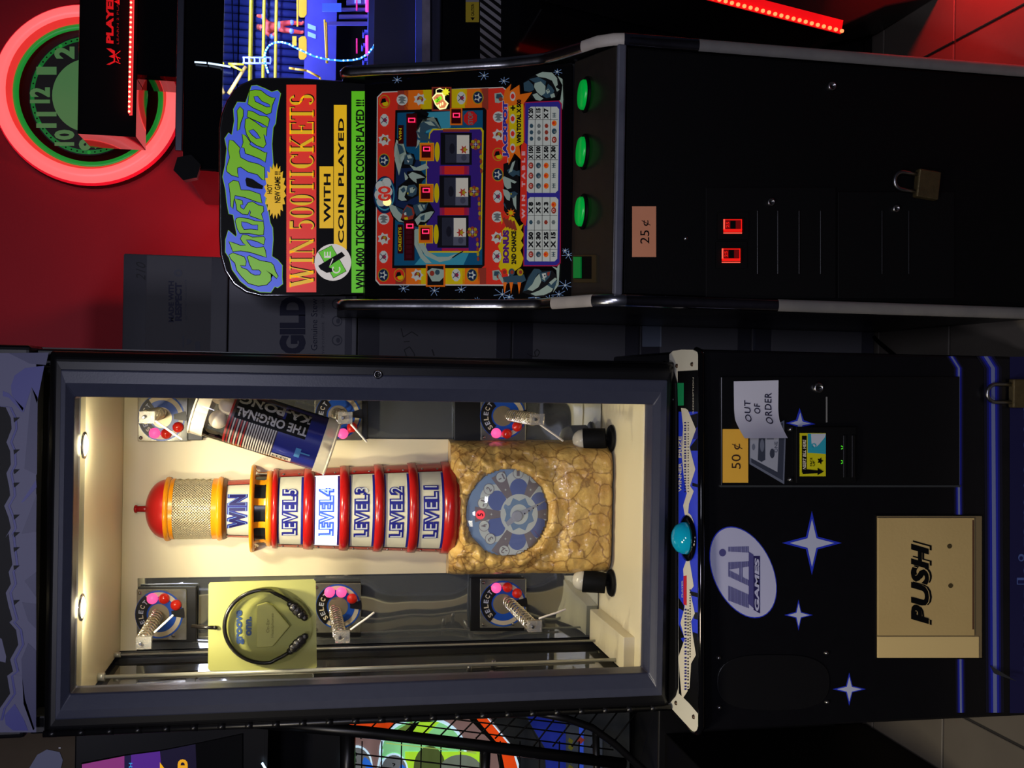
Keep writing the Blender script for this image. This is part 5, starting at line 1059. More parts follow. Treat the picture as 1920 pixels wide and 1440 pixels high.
# ================================================================== NEON CLOCK
CKY = 3.30; cc = aty(167, 179, CKY); R = .268
CK = thing('neon_clock', 'round wall clock with glowing pink neon ring and green-lit black face', 'clock', (cc.x, 3.35, cc.z))
CKP = YP(CKY+.012)
mb = MB(); mb.lathe((cc.x, 3.348, cc.z), [(0, 0), (R+.002, 0), (R+.004, .02), (R*.97, .045)], mat('clock_case', (60, 10, 14), .4), 64, ax='y'); part(mb, 'case', CK)
NP = lit('neon_pink', (255, 104, 104), 1.05); NP2 = lit('neon_rim', (255, 150, 148), 1.1); NG = lit('neon_green', (30, 150, 52), .55)
mb = MB()
mb.lathe((cc.x, 3.303, cc.z), [(R*.80, .0), (R*.815, .02), (R*.85, .034), (R*.90, .040), (R*.95, .034), (R*.985, .018), (R, 0)], NP, 72, ax='y'); part(mb, 'neon_ring', CK, 'glowing pink ring')
mb = MB(); mb.lathe((cc.x, 3.303, cc.z), [(R*.792, .002), (R*.806, .018), (R*.838, .032)], lit('neon_inner', (235, 52, 50), .8), 72, ax='y'); part(mb, 'ring_inner_edge', CK)
mb = MB(); mb.lathe((cc.x, 3.303, cc.z), [(R*.985, .018), (R*1.0, .012), (R*1.005, 0)], lit('neon_edge', (225, 20, 40), .8), 72, ax='y'); part(mb, 'ring_edge', CK)
mb = MB(); mb.lathe((cc.x, 3.308, cc.z), [(R*.735, .004), (R*.76, .010), (R*.80, .009), (R*.81, 0)], NG, 64, ax='y'); part(mb, 'green_ring', CK, 'inner green glowing ring')
mb = MB(); CFP = YP(3.312); rp = 1960*R/3.312*.967
mb.disc(CFP, 167, 179, rp*.735, rp*.735, mat('clock_face', (14, 20, 16), .5), .0006, 60)
NUM = mat('numeral', (96, 160, 92), .5, emit=.22);  # green ring's light put into numerals and centre disc as colour and emission
mb.disc(CFP, 167, 179, rp*.72, rp*.72, lit('minute_track', (24, 120, 48), .45), .0010, 60, ri=.93)
for k in range(60):
    t = 2*PI*k/60; r = rp*.695; mb.disc(CFP, 167+r*math.cos(t), 179+r*math.sin(t), 3.4 if k % 5 == 0 else 1.6, 3.4 if k % 5 == 0 else 1.6, NG if k % 5 == 0 else INK, .0016, 10)
mb.disc(CFP, 167, 179, rp*.45, rp*.45, NUM, .0014, 48)
for n in range(1, 13):
    t = 2*PI*n/12; u, v = 167-rp*.60*math.cos(t), 179-rp*.60*math.sin(t); s = str(n); hw = 7.5 if n in (1,) else (11.5 if n < 10 else 15)
    mb.text(s, CFP, u+19, u-19, v+hw, v-hw, NUM, .0020, .05)
part(mb, 'clock_face', CK)
mb = MB(); mb.pg(CFP, [(167, 176), (167, 182), (225, 180.5), (225, 177.5)], INK, .003); mb.pg(CFP, [(164, 179), (170, 179), (168.5, 250), (165.5, 250)], INK, .003); part(mb, 'clock_hand', CK)

# ================================================================== RING COIN GAME BEHIND (right)
PG = thing('coin_pusher', 'dark arcade cabinet with blue-lit wrestling ring scene behind its glass', 'arcade machine', (1.1, 3.0, 0))
GY = 2.75; GP = YP(GY)
WZ1, WZ0 = 1.798, 1.262
gx0 = .530; gx1 = 1.62
mb = MB(); mb.box(gx0, gx1, GY, 3.30, .003, WZ0-.02, BLACKG); mb.box(gx0, gx1, GY, 3.30, WZ1, 1.892, BLACKG); mb.box(gx0, gx0+.022, GY, 3.30, WZ0-.02, WZ1, BLACKG); mb.box(gx1-.02, gx1, GY, 3.30, WZ0-.02, WZ1, BLACKG); mb.box(gx0, gx1, 3.27, 3.30, WZ0-.02, WZ1, BLACKG); part(mb, 'cabinet', PG, bevel=.004)
mb = MB(); mb.box(gx0+.045, gx1, GY-.004, GY+.012, 1.8925, 1.910, mat('grey_metal', (110, 112, 126), .25, .9)); part(mb, 'metal_strip', PG, bevel=.002)
mb = MB(); q = aty(345, 312, GY); mb.cyl((q.x-.006, GY-.02, q.z-.01), (q.x-.006, GY+.03, q.z-.01), .034, .030, BLACKM, 6, smooth=False); part(mb, 'corner_bracket', PG)
# header
hx, hy0, hy1, hz0, hz1 = .658, 3.0, 3.17, 2.046, 2.197
mb = MB(); mb.box(hx, gx1, hy0, hy1, hz0, hz1, mat('header_mirror', (10, 8, 8), .05, spec=1.0)); hd = part(mb, 'header_sign', PG, 'glossy black header with red lettering', bevel=.0015)
mb = MB(); mb.box(.86, .90, 3.02, 3.15, 1.90, hz0, BLACKM); part(mb, 'header_post', PG)
mb = MB(); q0_, q1_ = aty(262, 170, 3.0), aty(333, 152, 3.0); mb.box(.818, .83, 3.005, 3.12, 1.912, 2.045, clear('dark_acrylic', (120, 50, 46), fres=1.5)); mb.box(.8301, 1.55, 3.005, 3.016, 1.912, 2.045, BLACKG); part(mb, 'acrylic_wing', PG)
HDP = YP(hy0); RT, RT2 = lit('red_letter', (200, 20, 24), .50), lit('red_letter_dim', (120, 10, 14), .35)
mb = MB(); mb.text('PLAYERS', HDP, 213, 199, 82, -26, RT, .001, .05, .05); mb.text('LEARN 2 PLAY THE GAME', HDP, 223, 219, 83, -70, RT2, .001)
zw = lambda x, y: (180+x/10.29, y/10.29)
mb.pg(HDP, [zw(200, 1245), zw(340, 1180), zw(345, 1130), zw(250, 1090), zw(340, 1050), zw(200, 935), zw(290, 940), zw(365, 985), zw(370, 1200), zw(260, 1255)], RT, .001)
for a, b in (((375, 1060), (470, 985)), ((380, 1090), (470, 1130)), ((380, 1190), (470, 1230)), ((385, 1070), (440, 1190))): mb.line(HDP, [zw(*a), zw(*b)], 1.5, RT, .001)
mb.pg(HDP, [zw(350, 30), zw(455, -10), zw(455, 100)], RT, .001)
part(mb, 'header_lettering', hd)
mb = MB(); a, b = HDP.px(243, 213, .003), HDP.px(241, -160, .003); mb.box(a.x, b.x, hy0-.006, hy0-.0005, a.z-.003, a.z+.003, lit('led_red_strip', (255, 30, 36), 1.3))
for k in range(46):
    x = a.x+.004+k*.0135
    if x < b.x: mb.ball((x, hy0-.007, a.z), .0032, lit('led_hot', (255, 190, 140), 2.6), 8)
part(mb, 'led_strip', hd, 'row of red leds'); light('led_strip_light', 'AREA', ((a.x+b.x)/2, hy0-.02, a.z), (1, .05, .05), .25, ((a.x+b.x)/2, 3.1, a.z+.06), b.x-a.x, .01)
# interior scene
BKP = YP(3.262); MIDP = YP(2.96); FRP = YP(2.82)
BLU1, BLU2 = noisy('scene_blue', (66, 80, 150), (40, 50, 110), 12, .5, .1, 30), mat('scene_dark', (20, 20, 52), .5)
mb = MB()
x = gx0+.023; k = 0
while x < gx1-.03: mb.cyl((x+.012, 3.262, 1.60), (x+.012, 3.262, WZ1-.002), .012, .012, BLU1, 8); x += .024
mb.box(gx0+.0225, gx1-.0205, 3.255, 3.2695, 1.585, 1.60, BLU1); mb.box(gx0+.0225, gx1-.0205, 3.258, 3.2695, WZ0-.018, 1.585, BLU2); part(mb, 'back_scenery', PG, 'corrugated blue back wall')
YEL = mat('rope_yellow', (205, 180, 20), .4)
mb = MB(); z0 = MIDP.px(572, 60, 0).z; mb.box(gx0+.06, gx1-.03, 2.90, 3.24, z0-.085, z0, BLU1); ringp = part(mb, 'ring_platform', PG, 'blue ring platform with yellow ovals')
mb = MB(); ap = YP(2.90)
for v0, v1 in ((-30, 33), (68, 112), (-100, -40)):
    for du in (0,): mb.brk(); mb.pg(ap, [(560, v0+4), (566, v0), (572, v0), (575, v0+6), (575, v1-6), (570, v1), (563, v1), (560, v1-4)], YEL, .001)
for v in range(40, 76, 1): pass
for v0 in (44, 59): mb.brk(); mb.pg(ap, [(577, v0), (592, v0+6), (592, v0+14), (577, v0+9)], lit('scene_white', (120, 170, 235), .6), .0014)
mb.brk(); mb.rc(ap, 556, 559, -100, 50, YEL, .0012); mb.brk(); mb.rc(ap, 548, 556, 68, 86, YEL, .0012)
part(mb, 'ring_print', ringp)
for uu, e in ((478, 8), (503, 6), (526, 5)):
    mb = MB(); a, b = MIDP.px(uu-9, 110, 0), MIDP.px(uu+3, -150, 0); mb.cyl(Vector((gx0+.1, 2.95, a.z)), Vector((gx1-.04, 2.95, a.z)), .0045, .0045, YEL, 8); part(mb, 'ring_rope', PG)
    mb = MB(); mb.cyl(Vector((gx0+.1, 3.20, a.z+.012)), Vector((gx1-.04, 3.20, a.z+.012)), .0035, .0035, YEL, 8); part(mb, 'ring_rope', PG)
mb = MB(); a = MIDP.px(460, 112, 0); mb.box(gx0+.088, gx0+.108, 2.94, 2.96, z0, a.z+.02, mat('post_pale', (120, 130, 200), .4)); mb.brk(); mb.box(gx0+.088, gx0+.108, 3.19, 3.21, z0, a.z+.04, MATS['post_pale']); part(mb, 'ring_post', PG)
mb = MB(); 
LDP = YP(2.88); lp = mat('ladder_pale', (140, 150, 225), .4)
mb.bar(LDP, 455, 508, 107.5, 110, lp, 0, .006); mb.bar(LDP, 455, 508, 118, 120.5, lp, 0, .006)
for u in (456, 466, 476, 486, 497, 506): mb.bar(LDP, u, u+3, 110, 118, lp, 0, .006)
part(mb, 'ladder', PG, 'pale toy ladder'); 
mb = MB(); mb.cyl(LDP.px(461, 125, 0), LDP.px(428, 176, 0), .005, .005, mat('stick_tan', (196, 150, 60), .5), 8); part(mb, 'tan_stick', PG)
mb = MB(); 
for q in (((425, 109), (455, 110)), ((430, 112), (452, 122)), ((541, 117), (552, 119)), ((552, 119), (575, 122)), ((575, 122), (600, 135)), ((600, 135), (605, 155)), ((492, 139), (545, 140)), ((609, 25), (613, 108)), ((614, 108), (612, 30))): mb.brk(); mb.tube([FRP.px(*q[0], -.05), FRP.px(*q[1], -.05)], .003, YEL, 6)
part(mb, 'yellow_rail', PG)
mb = MB(); mb.box(gx0+.2, gx1-.03, 2.79, 2.89, WZ0-.019, FRP.px(615, 50, 0).z-.12, BLU2); mb.brk(); mb.box(gx0+.25, gx1-.03, 2.80, 2.86, 1.40, 1.43, BLU1); part(mb, 'coin_bed', PG)
mb = MB()                                           # upper tray with pale bars
for u0, u1, v0, v1 in ((640, 772, 12, 17), (636, 772, 25, 31), (615, 775, 38, 44), (650, 725, -30, 5)): mb.brk(); mb.bar(FRP, u0, u1, v0, v1, mat('tray_lilac', (100, 104, 170), .35), -.02, -.01)
for u0, u1 in ((665, 677), (684, 703), (710, 722)): mb.brk(); mb.bar(FRP, u0, u1, -20, 4, lit('tray_white', (150, 190, 250), .55), -.009, -.006)
mb.brk(); mb.bar(FRP, 604, 640, 5, 20, lit('tray_blue', (70, 110, 250), .5), -.009, -.004)
part(mb, 'upper_tray', PG)
for u0, v0 in ((752, 58), (742, 102), (680, 55), (678, 80), (680, 108)):
    mb = MB(); m = mat('bracket_blue', (110, 130, 235), .3); w_ = 26 if u0 > 700 else 16; mb.bar(FRP, u0, u0+w_, v0, v0+5, m, -.02, -.004); mb.bar(FRP, u0, u0+3, v0+3, v0+11, m, -.02, -.004) if u0 > 700 else mb.bar(FRP, u0, u0+3, v0, v0+12, m, -.02, -.004)
    if u0 > 700: mb.bar(FRP, u0+w_-5, u0+w_, v0-5, v0+2, m, -.02, -.004)
    part(mb, 'bracket', PG)
mb = MB(); LB = lit('led_blue', (40, 130, 255), 1.7)
cord = [(503, 137), (501, 130), (497, 118), (496, 106), (498, 96), (504, 86), (514, 80), (527, 79), (540, 82), (555, 90), (570, 97), (590, 106), (610, 111), (640, 114), (660, 113), (675, 110), (690, 101), (700, 88), (708, 72), (712, 59)]
mb.tube([YP(2.80).px(u, v, 0) for u, v in cord], .0023, LB, 8)
for i in range(len(cord)-1):
    for t in (.2, .6): u, v = cord[i][0]+(cord[i+1][0]-cord[i][0])*t, cord[i][1]+(cord[i+1][1]-cord[i][1])*t; mb.ball(YP(2.80).px(u, v, .002), .0028, lit('led_ice', (170, 220, 255), 2.0), 6)
part(mb, 'led_cord', PG, 'glowing blue led cord')
mb = MB(); LM = lit('led_magenta', (255, 60, 170), 1.5)
for u, v0, v1 in ((688, 67, 104), (688, -10, 22), (669, 72, 100), (669, -6, 20)): a, b = YP(2.802).px(u, v1, 0), YP(2.802).px(u, v0, 0); r_ = .0042 if u > 680 else .002; mb.brk(); mb.cyl(a, b, r_, r_, LM if u > 680 else lit('led_magenta_dim', (210, 20, 110), .8), 8)
part(mb, 'led_bar', PG, 'magenta led bars')
mb = MB(); mb.bar(GP, 781, 791, -150, 150, mat('sill_blue', (70, 84, 170), .4), -.03, 0.001); mb.brk(); mb.bar(GP, 791, 806, -150, 150, noisy('sill_grey', (126, 122, 140), (90, 86, 104), 40, .5), -.03, .006); part(mb, 'sill', PG, 'scuffed grey window sill')
mb = MB(); mb.box(gx0+.0225, gx1-.0205, GY+.014, GY+.018, WZ0-.018, WZ1-.001, GLASS); part(mb, 'glass_pane', PG)
mb = MB(); mb.tube([GP.px(366, 119, .012), GP.px(388, 121, .014)], .0022, lit('led_white', (200, 225, 255), 1.5), 6); mb.brk(); mb.tube([GP.px(391, 121, .012), GP.px(420, 126, .014), GP.px(433, 128, .012)], .0024, MATS['led_white'], 6); part(mb, 'white_led', PG)
mb = MB(); mb.disc(BKP, 422, 46, 17, 22, INK, .008, 30, ri=.72); mb.line(BKP, [(422, 25), (422, 68)], 5, INK, .0084); mb.line(BKP, [(422, 46), (440, 46)], 5, INK, .0084); part(mb, 'wheel_emblem', PG, 'dark wheel shaped ornament')
# lower front: hazard panel and sticker
HZW = mat('hazard_white', (120, 120, 124), .5)
mb = MB(); mb.rc(GP, 899, 940, -60, 130, INK, .001)
for k in range(14):
    v = -60+k*16
    mb.pg(GP, [(900, v), (900, v+8), (939, v+38), (939, v+30)], HZW, .0016)
part(mb, 'hazard_panel', PG, 'black and white diagonal hazard stripes')
mb = MB(); mb.rc(GP, 873, 898, -20, 42, mat('sticker_yellow', (170, 150, 20), .5), .001); mb.rc(GP, 873, 898, -20, 4, HZW, .0014); mb.pg(GP, [(882, 33), (890, 33), (886, 39)], INK, .0018); mb.text('CAUTION', GP, 889, 883, 30, 8, INK, .0018, .02); part(mb, 'warning_sticker', PG, 'yellow warning sticker')
light('scene_light', 'AREA', (1.0, 2.84, WZ1-.004), (.30, .40, 1.0), 14, (1.0, 3.05, 1.3), .9, .10)
light('scene_light_low', 'AREA', (1.0, 2.80, 1.66), (.35, .15, 1.0), 1.6, (1.0, 2.95, 1.3), .6, .02)
# toy figure standing against the ropes
def figure():
    base = MIDP.px(549, 46, 0); hgt = base.z-MIDP.px(455, 46, 0).z; hgt = abs(hgt); s = hgt
    root = thing('toy_wrestler', 'small toy figure in red outfit leaning on the yellow ring ropes', 'figurine', (base.x, 2.985, z0+.002))
    J = {'pel': (0, 0, .50), 'che': (-.03, -.02, .70), 'neck': (-.05, -.03, .80), 'head': (-.06, -.05, .885), 'top': (-.06, -.05, .95),
         'ls': (-.15, 0, .775), 'le': (-.24, -.06, .66), 'lh': (-.16, -.12, .56), 'rs': (.06, 0, .775), 're': (.15, -.08, .84), 'rh': (.14, -.14, .97),
         'lhip': (-.06, 0, .47), 'lk': (-.10, -.07, .26), 'la': (-.09, 0, .05), 'lt': (-.10, -.10, .025), 'rhip': (.06, 0, .47), 'rk': (.09, -.03, .26), 'ra': (.10, .02, .05), 'rt': (.11, -.08, .025)}
    E_ = [('pel', 'che'), ('che', 'neck'), ('neck', 'head'), ('head', 'top'), ('che', 'ls'), ('ls', 'le'), ('le', 'lh'), ('che', 'rs'), ('rs', 're'), ('re', 'rh'), ('pel', 'lhip'), ('lhip', 'lk'), ('lk', 'la'), ('la', 'lt'), ('pel', 'rhip'), ('rhip', 'rk'), ('rk', 'ra'), ('ra', 'rt')]
    Rr = {'pel': .085, 'che': .10, 'neck': .035, 'head': .06, 'top': .045, 'ls': .055, 'le': .042, 'lh': .036, 'rs': .055, 're': .042, 'rh': .036, 'lhip': .07, 'lk': .052, 'la': .036, 'lt': .03, 'rhip': .07, 'rk': .052, 'ra': .036, 'rt': .03}
    K_ = list(J); me = bpy.data.meshes.new('body'); me.from_pydata([tuple(c*s for c in J[k]) for k in K_], [(K_.index(a), K_.index(b)) for a, b in E_], [])
    o = bpy.data.objects.new('body', me); S.collection.objects.link(o); o.modifiers.new('skin', 'SKIN'); sv = me.skin_vertices[0].data
    for i, k in enumerate(K_): sv[i].radius = (Rr[k]*s, Rr[k]*s)
    sv[0].use_root = True; sub = o.modifiers.new('sub', 'SUBSURF'); sub.levels = sub.render_levels = 2
    m = noisy('figure_red', (236, 66, 30), (210, 90, 60), 60, .5, detail=1); me.materials.append(m); o.parent = root; ORG[o.name] = ORG[root.name]
    dg = bpy.context.evaluated_depsgraph_get(); o2 = bpy.data.meshes.new_from_object(o.evaluated_get(dg)); o.modifiers.clear(); o.data = o2
    for p in o2.polygons: p.use_smooth = True
    if not o2.materials: o2.materials.append(m)
    mb = MB(); c = ORG[root.name]; f = lambda q: c+Vector(q)*s
    mb.lathe(f((0, 0, .49)), [(.10*s, 0), (.105*s, .02*s), (.10*s, .05*s)], mat('figure_blue', (120, 150, 230), .5), 16); part(mb, 'belt', root)
    mb = MB(); mb.ball(f((-.06, -.047, .93)), .062*s, mat('figure_hair', (160, 60, 30), .6), 12, (1, 1, .75)); part(mb, 'hair', root)
    for a in ('le', 'lk', 'rk', 're'): mb = MB(); mb.ball(f(J[a]), .058*s, MATS['figure_blue'], 10); part(mb, 'pad', root)
figure()

# ================================================================== PEDESTAL WITH RED LED EDGE (right)
LD = thing('led_pedestal', 'dark sloping pedestal edged with a glowing red led strip, beside the coin game', 'pedestal', (1.2, 2.6, 0))
A_, B_ = aty(1577, 63, 2.42), aty(1330, 0, 2.42); d = (B_-A_); B_ = A_+d*2.0
mb = MB(); n = Vector((d.z, 0, -d.x)).normalized()
p0 = A_+n*.02; p1 = B_+n*.02
mb.prism([(p0.x, 2.425, p0.z), (p1.x, 2.425, p1.z), (1.75, 2.425, p1.z), (1.75, 2.425, .004), (p0.x+.10, 2.425, .004), (p0.x+.06, 2.425, p0.z-.12)], (0, .30, 0), BLACK); part(mb, 'pedestal_body', LD, bevel=.004)
mb = MB(); LR, LH_ = lit('led_red_bar', (235, 14, 20), .75), lit('led_red_hot', (255, 120, 70), 2.4)
mb.prism([A_+Vector((0, .0, 0)), B_, B_+n*.034, A_+n*.034], (0, .004, 0), LR)
for k in range(44): mb.ball(A_.lerp(B_, k/43)+n*.006+Vector((0, -.002, 0)), .0052, LH_, 8)
part(mb, 'led_strip', LD, 'red led strip'); 
mid = A_.lerp(B_, .3); light('pedestal_led_light', 'AREA', (1.18, 2.14, .26), (1, .012, .008), 8.0, (1.08, 2.12, 0), .14, .05)

# ================================================================== BALL GAME CABINET (left)
BG = thing('ball_game_cabinet', 'black caged arcade cabinet with brightly lit game graphics, left of the prize cabinet', 'arcade machine', (-1.25, 3.0, 0))
bx0, bx1 = -1.70, -.846
BGP, BGB = YP(2.72), YP(2.95)
zt1 = BGP.px(140, 1400, 0).z; za1, za0 = 1.69, .60
mb = MB(); mb.box(bx0, bx1-.098, 2.74, 3.30, .004, .10, BLACKM); mb.box(bx0, bx1, 2.72, 3.30, .10, .62, BLACK); mb.box(bx0, -.945, 2.10, 2.725, .004, .60, BLACKM)
mb.box(bx0, bx1, 2.97, 3.30, .62, zt1, BLACK); mb.box(bx0, bx1, 2.72, 2.97, 1.66, zt1, BLACK); mb.box(bx1-.012, bx1, 2.72, 2.97, .62, 1.66, BLACK); part(mb, 'cabinet', BG, bevel=.004)
def em(n, c, k): return lit('bg_'+n, c, k*.72)
mb = MB(); Z7 = lambda x, y: (480+x/4.8, 1310+y/4.8)
Z8 = lambda x, y: (820+x/4.8, 1310+y/4.8)
gO, gM, gL, gLG, gB, gD, gW = em('orange', (226, 70, 16), .85), em('mauve', (136, 108, 104), .55), em('lime', (170, 226, 50), .85), em('mint', (140, 220, 150), .75), em('blue', (30, 44, 140), .45), em('dark', (40, 42, 44), .25), em('white', (200, 232, 250), 1.0)
Bp = BGB; l = .002
def bgp(f, pts, m, l): mb.pg(Bp, zp(f, pts), m, l)
mb.rc(Bp, 655, 1180, 1325, 1560, gD, .001)
bgp(Z7, [(840, 60), (2300, 60), (2300, 1200), (840, 1200)], gM, l)
bgp(Z7, [(840, 60), (1420, 60), (1200, 300), (1150, 330), (840, 330)], gO, l*1.5)
mb.disc(Bp, *Z7(1500, 470), 82, 66, gW, l*2, 40); mb.disc(Bp, *Z7(1500, 480), 77, 62, gLG, l*2.3, 40)
bgp(Z7, [(1430, 215), (1500, 190), (1600, 200), (1400, 330), (1360, 330), (1290, 340)], INK, l*2.6); bgp(Z7, [(1470, 205), (1650, 205), (1520, 330), (1390, 320)], gL, l*2.8); bgp(Z7, [(1240, 290), (1400, 200), (1420, 215), (1330, 330), (1200, 330)], em('olive', (110, 140, 60), .6), l*2.7)
for x, y, r in ((905, 600, 30), (1240, 650, 27)):
    mb.disc(Bp, *Z7(x, y), r, r*1.3, gW, l*3, 30); mb.disc(Bp, *Z7(x, y+5), r*.9, r*1.2, em('grey', (120, 124, 126), .5), l*3.2, 30); mb.disc(Bp, *Z7(x+20, y+50), r*.9, r, em('azure', (40, 110, 220), .7), l*3.4, 20, -1.2, 1.4, .55)
for x in (895, 1235): mb.line(Bp, [Z7(x-10, 470 if x < 1000 else 575), Z7(x+15, 490 if x < 1000 else 580), Z7(x, 510 if x < 1000 else 600)], 2, INK, l*3.6); mb.line(Bp, [Z7(x, 530 if x < 1000 else 620), Z7(x+3, 565 if x < 1000 else 640)], 2, INK, l*3.6)
bgp(Z7, [(1120, 450), (1145, 450), (1105, 620), (1085, 620)], gW, l*3)
bgp(Z7, [(1340, 470), (2040, 470), (2040, 900), (1340, 900)], gL, l*2.9); mb.disc(Bp, *Z7(1560, 620), 30, 42, em('moss', (84, 100, 50), .5), l*3.1, 24); mb.disc(Bp, *Z7(1840, 640), 40, 30, em('stone', (120, 132, 116), .5), l*3.2, 24)
bgp(Z8, [(300, 100), (410, 115), (680, 430), (900, 1100), (740, 1100), (560, 400)], gW, l*4); bgp(Z8, [(290, 105), (395, 110), (665, 435), (860, 1100), (700, 1100), (560, 420)], gO, l*4.2); bgp(Z8, [(220, 110), (290, 105), (570, 430), (720, 1100), (640, 1100), (520, 420)], INK, l*4.1)
bgp(Z8, [(420, 100), (760, 100), (1060, 700), (1100, 1100), (870, 1100), (680, 430)], gD, l*3.5)
bgp(Z8, [(760, 105), (900, 110), (1300, 200), (1480, 300), (1480, 1100), (1100, 1100), (960, 430)], em('bluegrey', (56, 62, 74), .4), l*3.4); bgp(Z8, [(790, 110), (1150, 215), (1155, 1100), (1000, 1100), (960, 430), (840, 230)], gB, l*3.8)
mb.rc(Bp, *[Z8(1270, 0)[0], Z8(1310, 0)[0]], 1362, 1500, em('blue2', (50, 80, 200), .55), l*4); bgp(Z8, [(1275, 330), (1320, 360), (1285, 400), (1245, 370)], em('rust', (130, 50, 40), .4), l*4.4)
for k in range(5): bgp(Z8, [(1180, 340+k*60), (1220, 370+k*60), (1200, 400+k*60), (1170, 375+k*60)], em('dull_yellow', (90, 90, 30), .4), l*4.2)
part(mb, 'backlit_graphic', BG, 'backlit game picture in lime, orange and blue')
mb = MB(); CG = YP(2.735); w_ = .0022
for P0, P1 in (((640, 1342), (1150, 1406)), ((640, 1358), (1150, 1421)), ((640, 1375), (1150, 1437)), ((780, 1340), (1110, 1380)), ((900, 1338), (1090, 1360)), ((640, 1410), (1150, 1470)), ((640, 1430), (1150, 1490))): mb.tube([CG.px(*P0, 0), CG.px(*P1, 0)], w_, BLACKM, 4)
for k in range(15): u = 640+k*36; mb.tube([CG.px(u, 1385 if k < 10 else 1400, 0), CG.px(u+52, 1332, 0)], w_, BLACKM, 4)
for k in range(14): u = 640+k*37; mb.tube([CG.px(u, 1500, 0), CG.px(u+2, 1390, 0)], w_, BLACKM, 4)
part(mb, 'guard_mesh', BG, 'black diamond guard mesh', kind='stuff')
mb = MB(); mb.tube([CG.px(1000, 1333, .01), CG.px(1060, 1345, .01), CG.px(1108, 1362, .01), CG.px(1150, 1392, .01), CG.px(1215, 1450, .01), CG.px(1270, 1500, .01)], .010, BLACK, 10)
a = [CG.px(480, 1352, .01), CG.px(700, 1372, .01), CG.px(900, 1396, .01), CG.px(1170, 1430, .01)]; mb.brk(); mb.tube(a, .016, BLACK, 8)
mb.brk(); mb.tube([CG.px(1116, 1372, .005), CG.px(1120, 1520, .005)], .010, BLACK, 8); mb.brk(); mb.tube([CG.px(910, 1402, .005), CG.px(905, 1520, .005)], .014, BLACK, 8); mb.brk(); mb.tube([CG.px(652, 1372, .005), CG.px(652, 1520, .005)], .02, BLACK, 8)
part(mb, 'cage_frame', BG)
mb = MB(); g_ = lit('edge_lime', (150, 180, 90), .7)
mb.tube([CG.px(722, 1386, .03), CG.px(837, 1399, .03)], .0012, g_, 5); mb.brk(); mb.tube([CG.px(857, 1401, .03), CG.px(890, 1405, .03)], .0012, g_, 5); part(mb, 'lit_edge', BG)
mb = MB(); Z6 = lambda x, y: (100+x/4.8, 1310+y/4.8); SGP = YP(2.712)
q = zp(Z6, [(250, 585), (650, 510), (960, 470), (1300, 405), (1700, 320), (1700, 900), (250, 900)]); mb.prism([SGP.px(u, v, 0) for u, v in q], (0, .006, 0), BLACKM)
mb.pg(SGP, zp(Z6, [(258, 590), (640, 515), (640, 900), (258, 900)]), em('pink', (150, 56, 130), .65), .001); mb.pg(SGP, zp(Z6, [(640, 515), (700, 505), (700, 900), (640, 900)]), em('indigo', (30, 22, 70), .5), .001); mb.pg(SGP, zp(Z6, [(700, 505), (960, 472), (1000, 900), (700, 900)]), em('purple', (92, 40, 150), .6), .001); mb.pg(SGP, zp(Z6, [(960, 472), (1280, 408), (1300, 900), (1000, 900)]), em('midnight', (26, 18, 50), .5), .001)
yw = em('amber', (245, 180, 20), .95)
mb.text('7', SGP, *(Z6(1045, 0)[0], Z6(960, 0)[0]), Z6(0, 760)[1], Z6(0, 570)[1], yw, .002, .08); mb.text('D', SGP, *(Z6(1210, 0)[0], Z6(1120, 0)[0]), Z6(0, 625)[1], Z6(0, 543)[1], em('gold', (240, 170, 30), .95), .002, .08); mb.text('WITH', SGP, *(Z6(712, 0)[0], Z6(682, 0)[0]), Z6(0, 740)[1], Z6(0, 575)[1], em('sky', (60, 160, 230), .8), .002, .03)
mb.tube([SGP.px(*Z6(1880, 565), .01), SGP.px(*Z6(1925, 640), .01)], .003, MATS['led_white'], 6)
part(mb, 'purple_sign', BG, 'purple lit sign with yellow lettering')
cb = thing('cardboard_box', 'brown open carton lying on top of the caged cabinet at left', 'box', (-1.15, 3.0, zt1))
mb = MB(); BRN = noisy('brown_carton', (92, 80, 64), (70, 60, 48), 8, .8, .1, 80, spec=.2); mb.box(-1.5, -.80, 2.78, 3.2, zt1+.002, zt1+.30, BRN); part(mb, 'carton', cb, bevel=.006)
mb = MB(); mb.pg(YP(2.778), [(55, 1440), (70, 1415), (88, 1405), (112, 1410), (118, 1425), (112, 1450)], mat('label_greyblue', (120, 124, 150), .5), .001); mb.rc(YP(2.778), 110, 114, 1401, 1403.5, mat('glint', (220, 220, 224), .3), .001); part(mb, 'shipping_label', cb, 'pale torn label with a painted glint')  # the tiny pale rectangle is a glint painted on the carton

# ================================================================== NOTE, PADLOCKS
nt_pts = []
mb = MB(); NU, NV = 12, 16; vs = []; NP_ = YP(FY-.006)
PAPER = noisy('note_paper', (206, 206, 216), (196, 196, 208), 9, .7)
for i in range(NU+1):
    for j in range(NV+1):
        a, b = i/NU, j/NV
        u = 1375+(1459-1375)*a + 6*(b-.5)*0 + (math.sin(a*PI)*0) + (8*max(0, b-.7)/.3 if 1 else 0)*(1-a*.2)
        v = 715+(820-715)*b - 2*a*(1-b)
        lift = .002+.030*max(0, b-.45)**2/.3+.004*math.sin(a*3+1)*b
        vs.append(NP_.px(u, v, lift))
fs = [(i*(NV+1)+j, (i+1)*(NV+1)+j, (i+1)*(NV+1)+j+1, i*(NV+1)+j+1) for i in range(NU) for j in range(NV)]
N0 = thing('paper_note', 'curling white paper note reading OUT OF ORDER, stuck on the black coin door', 'note', tuple(NP_.px(1417, 768, 0)))
mb.add(vs, fs, PAPER, True); mb.mats and None; part(mb, 'paper', N0, norm=False)
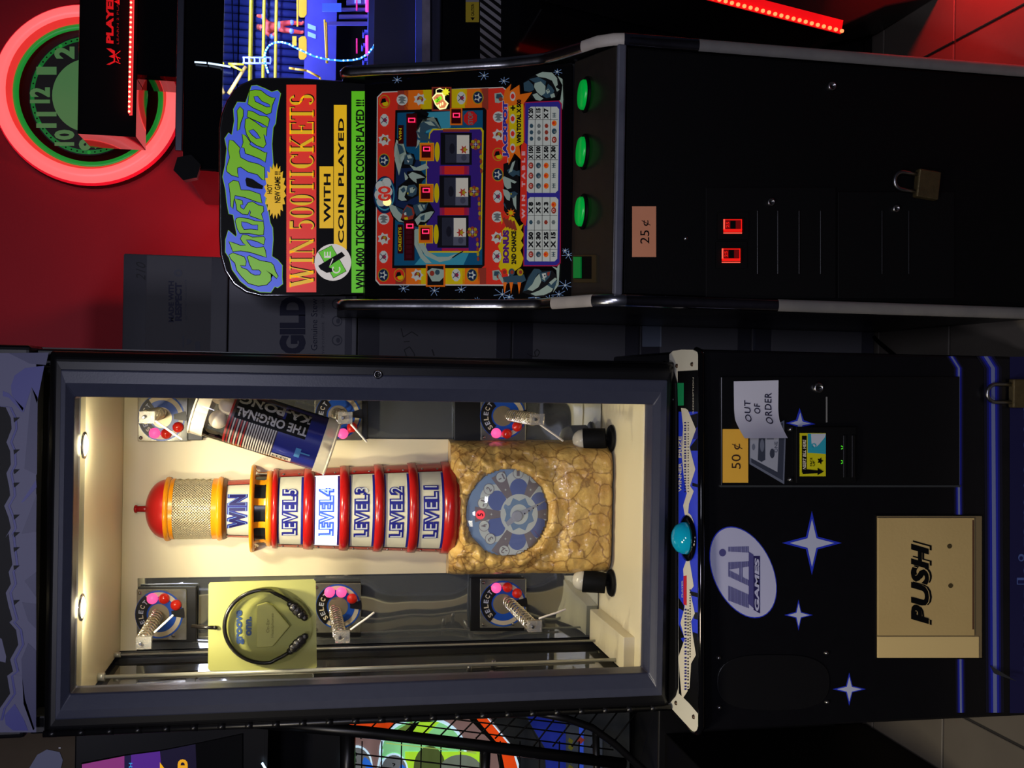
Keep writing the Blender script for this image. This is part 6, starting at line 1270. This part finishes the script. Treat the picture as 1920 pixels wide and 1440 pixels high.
mb = MB(); PEN = mat('pen_ink', (24, 22, 50), .6)
def note(a, b, e=.0012):                            # a: down the sheet, b: from its right to its left edge
    i, j = min(NU-1, max(0, int(a*NU))), min(NV-1, max(0, int(b*NV))); fa, fb = a*NU-i, b*NV-j
    q = lambda i, j: vs[i*(NV+1)+j]
    return (q(i, j)*(1-fa)+q(i+1, j)*fa)*(1-fb)+(q(i, j+1)*(1-fa)+q(i+1, j+1)*fa)*fb+Vector((0, -e, 0))
for st, a0, a1, b0, b1 in (('OUT', .36, .22, .72, .34), ('OF', .58, .44, .58, .40), ('ORDER', .84, .68, .76, .22)):
    mb.textf(st, lambda s, t, a0=a0, a1=a1, b0=b0, b1=b1: note(a0+(a1-a0)*t, b0+(b1-b0)*s), PEN, .012, .1, 1.1)
part(mb, 'handwriting', N0)
def padlock(name, label, pl, c1, c2, wpx, sh, grp=None):
    # c1: shackle crown, c2: far end of the body (photo measurements on the plane)
    C0 = pl.px(*c1, .012); C2 = pl.px(*c2, .012); ax_ = (C2-C0); Lg = ax_.length; ax_.normalize(); sd_ = ax_.cross(Vector((0, 1, 0))).normalized(); w2 = wpx*pl.p.y/FPX/2
    t = thing(name, label, 'padlock', tuple(C0))
    mb = MB(); b0 = C0+ax_*Lg*sh; q = [b0+sd_*w2, C2+sd_*w2, C2-sd_*w2, b0-sd_*w2]; mb.prism([p+Vector((0, .009, 0)) for p in q], (0, -.018, 0), BRASS); part(mb, 'lock_body', t, bevel=.003)
    r = w2*.62; pts = [b0+ax_*.008+sd_*r]+[C0+ax_*(r+.002)+sd_*r*math.cos(k*PI/10)-ax_*r*math.sin(k*PI/10) for k in range(11)]+[b0+ax_*.008-sd_*r]
    mb = MB(); mb.tube(pts, .0042, STEEL, 10); part(mb, 'shackle', t, 'steel shackle')
padlock('padlock', 'brass padlock hanging on the black slot machine door', G4, (1670, 338), (1752, 352), 58, .50)
padlock('padlock', 'brass padlock at the bottom of the prize cabinet front', FP, (1843, 737), (1965, 738), 60, .37)
bpy.context.view_layer.update()
